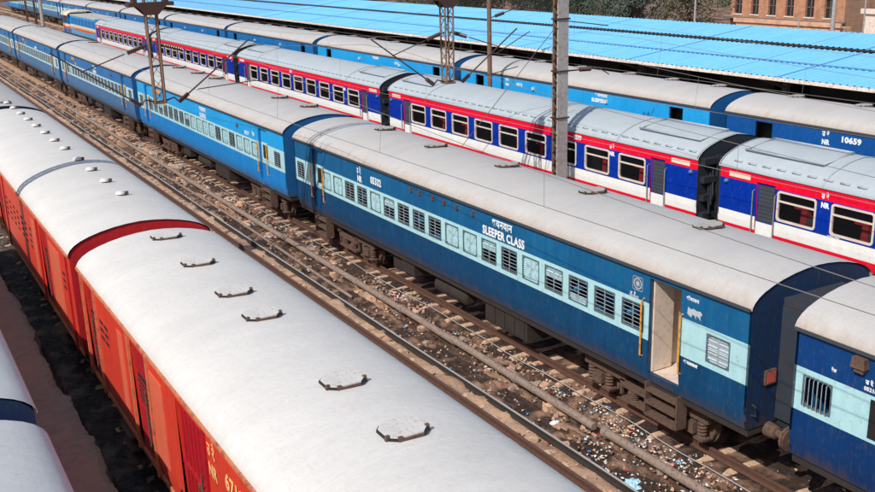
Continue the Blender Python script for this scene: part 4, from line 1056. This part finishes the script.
b = MB(); b.tube([(0, .1, 7.3), (0, 9.3, -.2)], .014, 5); link('stay_wire', b.mesh('stay_wire', M['wire']), mr)
def drop_arm(label, X, zb, zt, steady, d):
    r = thing('drop_arm', label, 'catenary mast', (X, YP, 0), group='drop arms hanging from the gantry')
    b = MB(); lattice(b, 0, 0, zb, 8.95, .32, d, .05, .36, .12)
    b.box(-.19, .19, -d/2-.02, d/2+.02, zb-.02, zb+.04)
    link('lattice_arm', b.mesh('lattice_arm', M['lattice']), r)
    b = MB(); b.box(-.64, .64, -.2, .2, zt-.02, zt+.09); b.quad([(-.42, -.2, zt-.02), (-.17, -.2, zt-.26), (.17, -.2, zt-.26), (.42, -.2, zt-.02)]); b.quad([(-.42, .2, zt-.02), (.42, .2, zt-.02), (.17, .2, zt-.26), (-.17, .2, zt-.26)])
    b.box(-.5, -.38, -.15, .15, zt+.09, 8.95); b.box(.38, .5, -.15, .15, zt+.09, 8.95)
    link('head_plate', b.mesh('head_plate', M['insul']), r)
    b = MB(); b.tube([(-.55, 0, zb+.0), (-.42, 0, zb+.13), (-.15, 0, zb+.05), (.15, 0, zb+.05), (.42, 0, zb+.13), (.58, 0, zb-.03)], .026, 6); link('bottom_bracket', b.mesh('bottom_bracket', M['insul']), r)
    for s in (-1, 1):
        b = MB(); l = Vector((s*.55, 0, zb-.02)); e = Vector((s*2.85, 0, zb+1.64)); dd = (e-l).normalized()
        b.tube([l+dd*.38, e], .024, 6); b.tube([(s*.85, 0, zb+1.47), (s*2.1, 0, zb+1.06)], .018, 6)
        for (xa, za, xb_, zb_) in steady.get(s, ()): b.tube([(s*xa, 0, zb+za), (s*xb_, 0, zb+zb_)], .016, 6)
        t = link('cantilever', b.mesh('cantilever', M['insul']), r)
        b = MB(); insulator(b, l, l+dd*.38); link('insulator', b.mesh('insulator', M['insul']), t)
        b = MB(); b.tube([(s*.1, 0, zb+1.68), (s*.27, 0, zb+1.65)], .02, 6); insulator(b, (s*.27, 0, zb+1.65), (s*.78, 0, zb+1.49)); link('insulator', b.mesh('insulator', M['insul']), t)
drop_arm('rusty lattice drop arm in front of the blue sleeper train, with insulators on both sides', 7.48, 5.90, 8.67, {1: ((1.15, .30, 2.9, .40), (2.9, .40, 3.5, .32))}, .12)
drop_arm('rusty lattice drop arm in front of the red train roof, with insulators on both sides', 17.27, 5.62, 8.37, {1: ((1.5, .1, 2.9, .32), (2.0, .85, 3.4, 1.5))}, .34)
# plain posts
pr_ = thing('catenary_mast', 'slim round steel pole rising behind the red train roof', 'catenary mast', (27.86, 42.3, 0))
b = MB(); b.tube([(0, 0, -.3), (0, 0, 4), (0, 0, 10.6)], [.13, .12, .10], 10); link('pole', b.mesh('pole', M['lattice']), pr_)
b = MB(); b.tube([(.1, 0, 6.6), (2.4, 0, 7.2)], .025, 6); insulator(b, (.35, 0, 6.67), (.9, 0, 6.8), .09); b.tube([(0, 0, 8.2), (2.4, 0, 7.2)], .015, 5); link('cantilever', b.mesh('cantilever', M['insul']), pr_)
fm = thing('catenary_mast', 'distant dark lattice mast at the top left beyond the blue train', 'catenary mast', (20, 134, 0)); b = MB(); lattice(b, 0, 0, -.3, 10, 1.0, .5, .13, 1.0); link('column', b.mesh('column', M['insul']), fm)
b = MB(); b.bar((-2.5, 0, 7), (2.5, 0, 7), .1, .1); link('cross_arm', b.mesh('cross_arm', M['insul']), fm)
fp = thing('catenary_mast', 'distant pale round pole at the top left beside the dark lattice mast', 'catenary mast', (20.3, 128, 0)); b = MB(); b.tube([(0, 0, -.3), (0, 0, 11)], .22, 10); link('pole', b.mesh('pole', M['galv']), fp)
# wires
def wires(label, X, z0, zs, Y0=YP, stag=.15, lowy=4.0):
    r = thing('overhead_line', label, 'overhead wire', (0, 0, 0), group='overhead wires along the tracks')
    b = MB(); b.tube([(X+stag*math.cos(y/27*math.pi), y, z0) for y in range(-24, 240, 6)], .0068, 5); link('contact_wire', b.mesh('contact_wire', M['wire']), r)
    def mz(y):
        t = ((y-Y0) % 57)/57; return zs-(zs-z0-.32)*4*t*(1-t)
    b = MB(); b.tube([(X, y*1.0, mz(y)) for y in range(-24, 240, 3)], .0065, 5); link('messenger_wire', b.mesh('messenger_wire', M['wire']), r)
    for k in range(-3, 26):
        b = MB(); y = Y0+3+k*6.1; b.tube([(X, y, mz(y)), (X+stag*math.cos(y/27*math.pi), y, z0)], .0035, 4)
        link('dropper', b.mesh('dropper', M['wire']), r)
wires('contact and messenger wire over the empty middle track, crossing the front coach roof', 10.0, 5.6, 7.15)
wires('contact and messenger wire over the hidden track, crossing the red train roof', 19.7, 5.6, 7.1)
wires('contact and messenger wire over the blue sleeper train', XB, 5.55, 7.1)
wires('contact and messenger wire over the red, white and blue train', 24.0, 5.6, 6.9)
wires('contact and messenger wire over the far blue train', 30.3, 5.6, 6.9, 41.6)

# ---------------------------------------------------------------- platform shed
def mat_sheet():
    m, nt, b = nodemat('sky_blue_roof_sheet'); tc = N(nt, 'ShaderNodeTexCoord')
    v = mapping(nt, (1, 1, 1)); n1 = noise(nt, mapping(nt, (.4, 2.5, 1)), 1.2, 5); n2 = noise(nt, v, 5, 5)
    o = mixc(nt, ramp(nt, n1, .3, .75), (.165, .52, .87, 1), (.225, .60, .91, 1)); o = mixc(nt, ramp(nt, n2, .55, .75, (0, 0, 0, 1), (.5, .5, .5, 1)), o, (.32, .60, .76, 1)); o = mixc(nt, ramp(nt, noise(nt, mapping(nt, (3, .6, 1)), 2, 6, .7), .6, .7, (0, 0, 0, 1), (.35, .35, .35, 1)), o, (.10, .36, .62, 1))
    nt.links.new(o, b.inputs['Base Color']); b.inputs['Roughness'].default_value = .45; return m
M['sheetblue'] = mat_sheet()
M['sheetseam'] = mat_plain('pale_sheet_joint', (.34, .70, .95, 1), .5); M['sheetlap'] = mat_plain('deep_blue_sheet_lap', (.05, .28, .62, 1), .5)
M['dark_brown'] = mat_plain('dark_brown_brick', lin(112, 96, 92), .9, var=.4); M['fascia'] = mat_plain('weathered_fascia', lin(226, 212, 200), .8, dirt=lin(150, 120, 100))  # mottled dark brown for the shed wall, lining, columns and platform
sh = thing('platform_shed', 'long sky blue sheet-roofed platform shed behind the far blue train', 'platform shed', (0, 0, 0))
Y0s, Y1s = -12, 420
def corr(x0, z0, x1, z1, lapx=None):
    b = MB(); pitch = .32; k = 0; y = Y0s
    n = 0
    while y < Y1s:
        st = pitch if y < 90 else 1.6
        ym = y+st*.5; h = .035 if y < 90 else .0
        for (ya, yb, ha, hb) in ((y, y+st*.18, 0, h), (y+st*.18, y+st*.32, h, h), (y+st*.32, y+st*.5, h, 0), (y+st*.5, y+st, 0, 0)):
            b.quad([(x0, ya, z0+ha), (x1, ya, z1+ha), (x1, yb, z1+hb), (x0, yb, z0+hb)][::-1], 0)
        y += st
    y = Y0s
    while y < Y1s:
        b.box(x0, x1, y, y+.05, min(z0, z1)-.0, min(z0, z1), 1) if False else b.quad([(x0, y, z0+.042), (x0, y+.06, z0+.042), (x1, y+.06, z1+.042), (x1, y, z1+.042)], 1)
        y += 3.1
    if lapx:
        t = (lapx-x0)/(x1-x0); zz = z0+(z1-z0)*t+.05; b.quad([(lapx, Y0s, zz), (lapx, Y1s, zz), (lapx+.12, Y1s, zz+.01), (lapx+.12, Y0s, zz+.01)][::-1], 2)
    return b
link('front_roof', corr(32.9, 4.5, 38.3, 5.1, 35.3).mesh('front_roof', [M['sheetblue'], M['sheetseam'], M['sheetlap']]), sh)
link('rear_roof', corr(38.45, 5.235, 41.6, 5.60).mesh('rear_roof', [M['sheetblue'], M['sheetseam'], M['sheetlap']]), sh)
b = MB(); b.quad([(41.6, Y0s, 5.60), (46, Y0s, 5.1), (46, Y1s, 5.1), (41.6, Y1s, 5.60)][::-1]); b.quad([(32.92, Y0s, 4.44), (38.3, Y0s, 5.04), (38.3, Y1s, 5.04), (32.92, Y1s, 4.44)], 1); b.quad([(38.3, Y0s, 5.2), (46, Y0s, 5.0), (46, Y1s, 5.0), (38.3, Y1s, 5.2)], 1)
link('roof_lining', b.mesh('roof_lining', [M['sheetblue'], M['dark_brown']]), sh)
b = MB(); b.box(32.85, 32.9, Y0s, Y1s, 4.36, 4.5, 0); b.box(38.42, 38.5, Y0s, Y1s, 5.08, 5.21, 1)
link('fascia', b.mesh('fascia', [M['fascia'], M['insul']]), sh)
b = MB(); b.box(43.9, 44.2, Y0s, Y1s, 0, 5.0, 0)
for k in range(60):
    y = Y0s+2+k*6.5; b.box(43.85, 43.9, y, y+2.4, 1.4, 3.8, 1)
link('rear_wall', b.mesh('rear_wall', [M['dark_brown'], M['black']]), sh)
for k in range(34):
    b = MB(); y = -8+k*9.3; b.box(34.6, 34.85, y, y+.25, 0, 4.62); b.box(34.68, 34.76, y-.9, y+1.15, 4.0, 4.12); b.bar((33.0, y+.12, 4.35), (34.7, y+.12, 3.8), .1, .1); link('column', b.mesh('column', M['dark_brown']), sh)
b = MB(); b.box(32.6, 52, Y0s, Y1s, -.4, .84, 0); pl = structure('platform', b.mesh('platform', M['plat']) if 'plat' in M else b.mesh('platform', M['dark_brown']))
# lamp standard on the shed at the far left, poles behind it
def pole(label, x, y, z0, z1, r, mat, arm=0):
    t = thing('lamp_post', label, 'lamp post', (x, y, z0)); b = MB(); b.tube([(0, 0, 0), (0, 0, z1-z0)], r, 8, 0, r*.7); link('post', b.mesh('post', M[mat]), t)
    if arm:
        b = MB(); b.tube([(0, 0, arm), (-.9, 0, arm+.35)], .04, 6); b.box(-1.4, -.85, -.12, .12, arm+.28, arm+.42); link('lamp_head', b.mesh('lamp_head', M['galv']), t)
pole('dark post with insulator discs standing on the blue shed at the left', 38.6, 116, 5.2, 8.2, .14, 'insul')
pole('white thin pole behind the shed in front of the trees', 62, 62.5, 0, 9.5, .10, 'galv', 9.0)
pole('thick white pole behind the shed beside the brick building', 56, 43.9, 0, 9.5, .17, 'galv', 9.0)
pole('thin white pole nearest the right edge behind the shed', 57, 42.3, 0, 9, .06, 'galv')
pole('slim grey pole just left of the thick white pole', 60, 50.0, 0, 4.6, .07, 'galv')

# ---------------------------------------------------------------- far buildings
def mat_brick(name, a, c, mortar):
    m, nt, b = nodemat(name); v = mapping(nt, (1, 1, 1)); tc = N(nt, 'ShaderNodeTexCoord')
    mp = N(nt, 'ShaderNodeMapping'); mp.inputs['Rotation'].default_value = (0, math.pi/2, math.pi/2); nt.links.new(tc.outputs['Object'], mp.inputs[0])
    sx = N(nt, 'ShaderNodeSeparateXYZ'); nt.links.new(tc.outputs['Object'], sx.inputs[0]); cb = N(nt, 'ShaderNodeCombineXYZ'); nt.links.new(sx.outputs['Y'], cb.inputs[0]); nt.links.new(sx.outputs['Z'], cb.inputs[1])
    br = N(nt, 'ShaderNodeTexBrick'); nt.links.new(cb.outputs[0], br.inputs[0]); br.inputs['Scale'].default_value = 3; br.inputs['Color1'].default_value = a; br.inputs['Color2'].default_value = c; br.inputs['Mortar'].default_value = mortar
    o = mixc(nt, ramp(nt, noise(nt, v, 1.5, 6), .45, .75, (0, 0, 0, 1), (.6, .6, .6, 1)), br.outputs[0], lin(110, 80, 64)); nt.links.new(o, b.inputs['Base Color']); b.inputs['Roughness'].default_value = .9; return m
M['brick'] = mat_brick('peeling_brick', lin(202, 142, 108), lin(176, 120, 90), lin(150, 130, 112)); M['brickpale'] = mat_brick('pale_plastered_brick', lin(224, 180, 148), lin(210, 160, 126), lin(190, 160, 140))
def building(label, X, y0, y1, h, wins, mat, depth=10, ledge=True, name='brick_building'):
    r = thing(name, label, 'building', (X, y0, 0)); b = MB(); D = depth; Ly = y1-y0
    ys = sorted(set([0, Ly]+[v for w in wins for v in (w[0], w[1])])); zs = sorted(set([-.5, h]+[v for w in wins for v in (w[2], w[3])]))
    for i in range(len(ys)-1):
        for j in range(len(zs)-1):
            ym, zm = (ys[i]+ys[i+1])/2, (zs[j]+zs[j+1])/2
            if any(w[0] < ym < w[1] and w[2] < zm < w[3] for w in wins): continue
            b.quad([(0, ys[i], zs[j]), (0, ys[i], zs[j+1]), (0, ys[i+1], zs[j+1]), (0, ys[i+1], zs[j])])
    for w in wins:
        for A, B in (((w[0], w[2]), (w[1], w[2])), ((w[1], w[2]), (w[1], w[3])), ((w[1], w[3]), (w[0], w[3])), ((w[0], w[3]), (w[0], w[2]))): b.quad([(0, *A), (0, *B), (.3, *B), (.3, *A)])
    b.quad([(0, 0, -.5), (D, 0, -.5), (D, 0, h), (0, 0, h)]); b.quad([(0, Ly, -.5), (0, Ly, h), (D, Ly, h), (D, Ly, -.5)]); b.quad([(D, 0, -.5), (D, Ly, -.5), (D, Ly, h), (D, 0, h)]); b.quad([(0, 0, h), (D, 0, h), (D, Ly, h), (0, Ly, h)])
    link('wall', b.mesh('wall', mat), r)
    for w in wins:
        b = MB(); b.quad([(.28, w[0], w[2]), (.28, w[0], w[3]), (.28, w[1], w[3]), (.28, w[1], w[2])], 0); zm = (w[2]+w[3])/2; ymid = (w[0]+w[1])/2
        b.box(.2, .27, ymid-.04, ymid+.04, w[2], w[3], 1); b.box(.2, .27, w[0], w[1], zm-.04, zm+.04, 1); b.box(-.08, .1, w[0]-.1, w[1]+.1, w[2]-.12, w[2], 2)
        link('window', b.mesh('window', [M['black'], M['dark_brown'], M['fascia']]), r)
    if ledge:
        b = MB(); b.box(-.9, 0, -.3, Ly+.3, 2.32, 2.45); b.box(-.08, 0, 0, Ly, 2.05, 2.32); link('ledge', b.mesh('ledge', M['dark_brown']), r)
    b = MB(); b.box(-.2, .02, -.2, Ly+.2, h, h+.4); link('parapet', b.mesh('parapet', mat), r)
    return r
wb = []
for yc in (1.8, 4.0, 6.4, 8.6, 10.8, 13.0): wb += [(yc-.5, yc+.5, 2.75, 4.6), (yc-.5, yc+.5, 6.0, 7.8)]
building('old brick building with tall dark windows behind the blue shed', 80, 61.5, 75.5, 9.5, wb, M['brick'])
building('low plastered wing in front of the brick building', 78.2, 60.5, 73, 2.1, [(1, 1.8, .5, 1.6)], M['brickpale'], 1.6, False, 'outbuilding')
building('whitewashed shed wall at the far right edge', 72, 45, 53.5, 4.0, [(1.0, 1.8, 2.4, 3.2)], M['fascia'], 5, False, 'outbuilding')
building('far low house with orange walls behind the shed roof', 120, 170, 186, 4.5, [(2, 3.2, 1.5, 3.2), (6, 7.2, 1.5, 3.2), (10, 11.2, 1.5, 3.2)], M['brick'], 8, False, 'house')
building('far pale house behind the shed roof', 120, 205, 226, 5, [(2, 3.5, 1.5, 3.5), (8, 9.5, 1.5, 3.5), (14, 15.5, 1.5, 3.5)], M['brickpale'], 8, False, 'house')
building('farthest brown house beyond the shed roof', 125, 250, 290, 6, [(3, 5, 1.5, 4), (12, 14, 1.5, 4), (22, 24, 1.5, 4)], M['brick'], 8, False, 'house')

# ---------------------------------------------------------------- trees
def mat_leaf(name, a, c):
    m, nt, b = nodemat(name); gi = N(nt, 'ShaderNodeNewGeometry'); v = mapping(nt, (1, 1, 1)); o = mixc(nt, ramp(nt, noise(nt, v, 1.2, 4), .35, .65), a, c)
    nt.links.new(o, b.inputs['Base Color']); b.inputs['Roughness'].default_value = .7; return m
LEAF = [mat_leaf('dusty_green_foliage', (.035, .06, .04, 1), (.09, .12, .075, 1)), mat_leaf('grey_green_foliage', (.05, .07, .06, 1), (.12, .14, .11, 1)), mat_leaf('dry_brown_foliage', (.09, .085, .05, 1), (.15, .13, .085, 1))]
BARK = mat_plain('bark', lin(90, 72, 60), .9)
def tree_meshes(seed, h, rad, leaves):
    rnd = random.Random(seed); t = MB(); t.tube([(0, 0, -.3), (.1, .05, h*.25), (-.05, .1, h*.5)], [.22, .17, .12], 8)
    cl = []
    for k in range(9):
        a = rnd.uniform(0, 6.28); r = rnd.uniform(.3, 1)*rad; z = h*rnd.uniform(.35, .95); tip = Vector((r*math.cos(a)*(1.15-z/h*.5), r*math.sin(a)*(1.15-z/h*.5), z))
        t.tube([(0, .05, h*.22+k*.1), tip*.5+Vector((0, 0, h*.15)), tip], [.09, .06, .02], 5); cl.append((tip, rad*rnd.uniform(.35, .6)))
    for k in range(14): cl.append((Vector((rnd.gauss(0, rad*.5), rnd.gauss(0, rad*.5), h*rnd.uniform(.15, .95))), rad*rnd.uniform(.25, .5)))
    c = MB()
    for k in range(leaves):
        p, r = rnd.choice(cl); d = Vector((rnd.gauss(0, 1), rnd.gauss(0, 1), rnd.gauss(0, .8))).normalized()*r*rnd.uniform(.5, 1)**.5; q = p+d; s = rnd.uniform(.08, .19)
        u = Vector((rnd.gauss(0, 1), rnd.gauss(0, 1), rnd.gauss(0, 1))).normalized(); w = u.orthogonal().normalized()
        c.quad([q-u*s, q+w*s*.5, q+u*s, q-w*s*.5])
    return t, c
TM = []
for sd in range(4):
    t, c = tree_meshes(sd+3, 1.0*7, 3.0, 5200); TM.append((t.mesh('trunk', BARK), c))
CM = {}
def tree(label, x, y, sc, sd, lf):
    r = thing('tree', label, 'tree', (x, y, -.3), (0, 0, random.uniform(0, 6)), 'dusty trees behind the shed'); r.scale = (sc, sc, sc*random.uniform(.85, 1.1))
    link('trunk', TM[sd][0], r)
    if (sd, lf) not in CM: CM[(sd, lf)] = TM[sd][1].mesh('crown', LEAF[lf])
    link('crown', CM[(sd, lf)], r)
rt = random.Random(9)
spots = [(77+rt.uniform(-3, 4), 79+k*4.6+rt.uniform(-1, 1)) for k in range(13)]
NUM = ['first', 'second', 'third', 'fourth', 'fifth', 'sixth', 'seventh', 'eighth', 'ninth', 'tenth', 'eleventh', 'twelfth', 'thirteenth', 'fourteenth']
desc = ['dense', 'sprawling', 'ragged', 'low']; tone = ['dark green', 'grey green', 'dry brownish']
for k, (x, y) in enumerate(spots):
    lf = 2 if k in (0, 12, 11) else k % 2
    tree('%s %s tree behind the shed, %s from the brick building' % (desc[k % 4], tone[lf], NUM[k]), x, y, rt.uniform(.8, 1.15), k % 4, lf)
for k in range(14):
    x, y = 92+rt.uniform(-5, 6), 84+k*14; tree('%s %s tree in the back row behind the shed, %s from the brick building' % (desc[k % 4], tone[k % 2], NUM[k]), x, y, rt.uniform(1.1, 1.5), k % 4, k % 2)
for k in range(10):
    x, y = 40+k*13, 330+rt.uniform(-20, 20); tree('very distant %s %s tree, %s from the left closing the yard' % (desc[k % 4], tone[k % 2], NUM[k]), x, y, rt.uniform(1.5, 2.2), k % 4, k % 2)
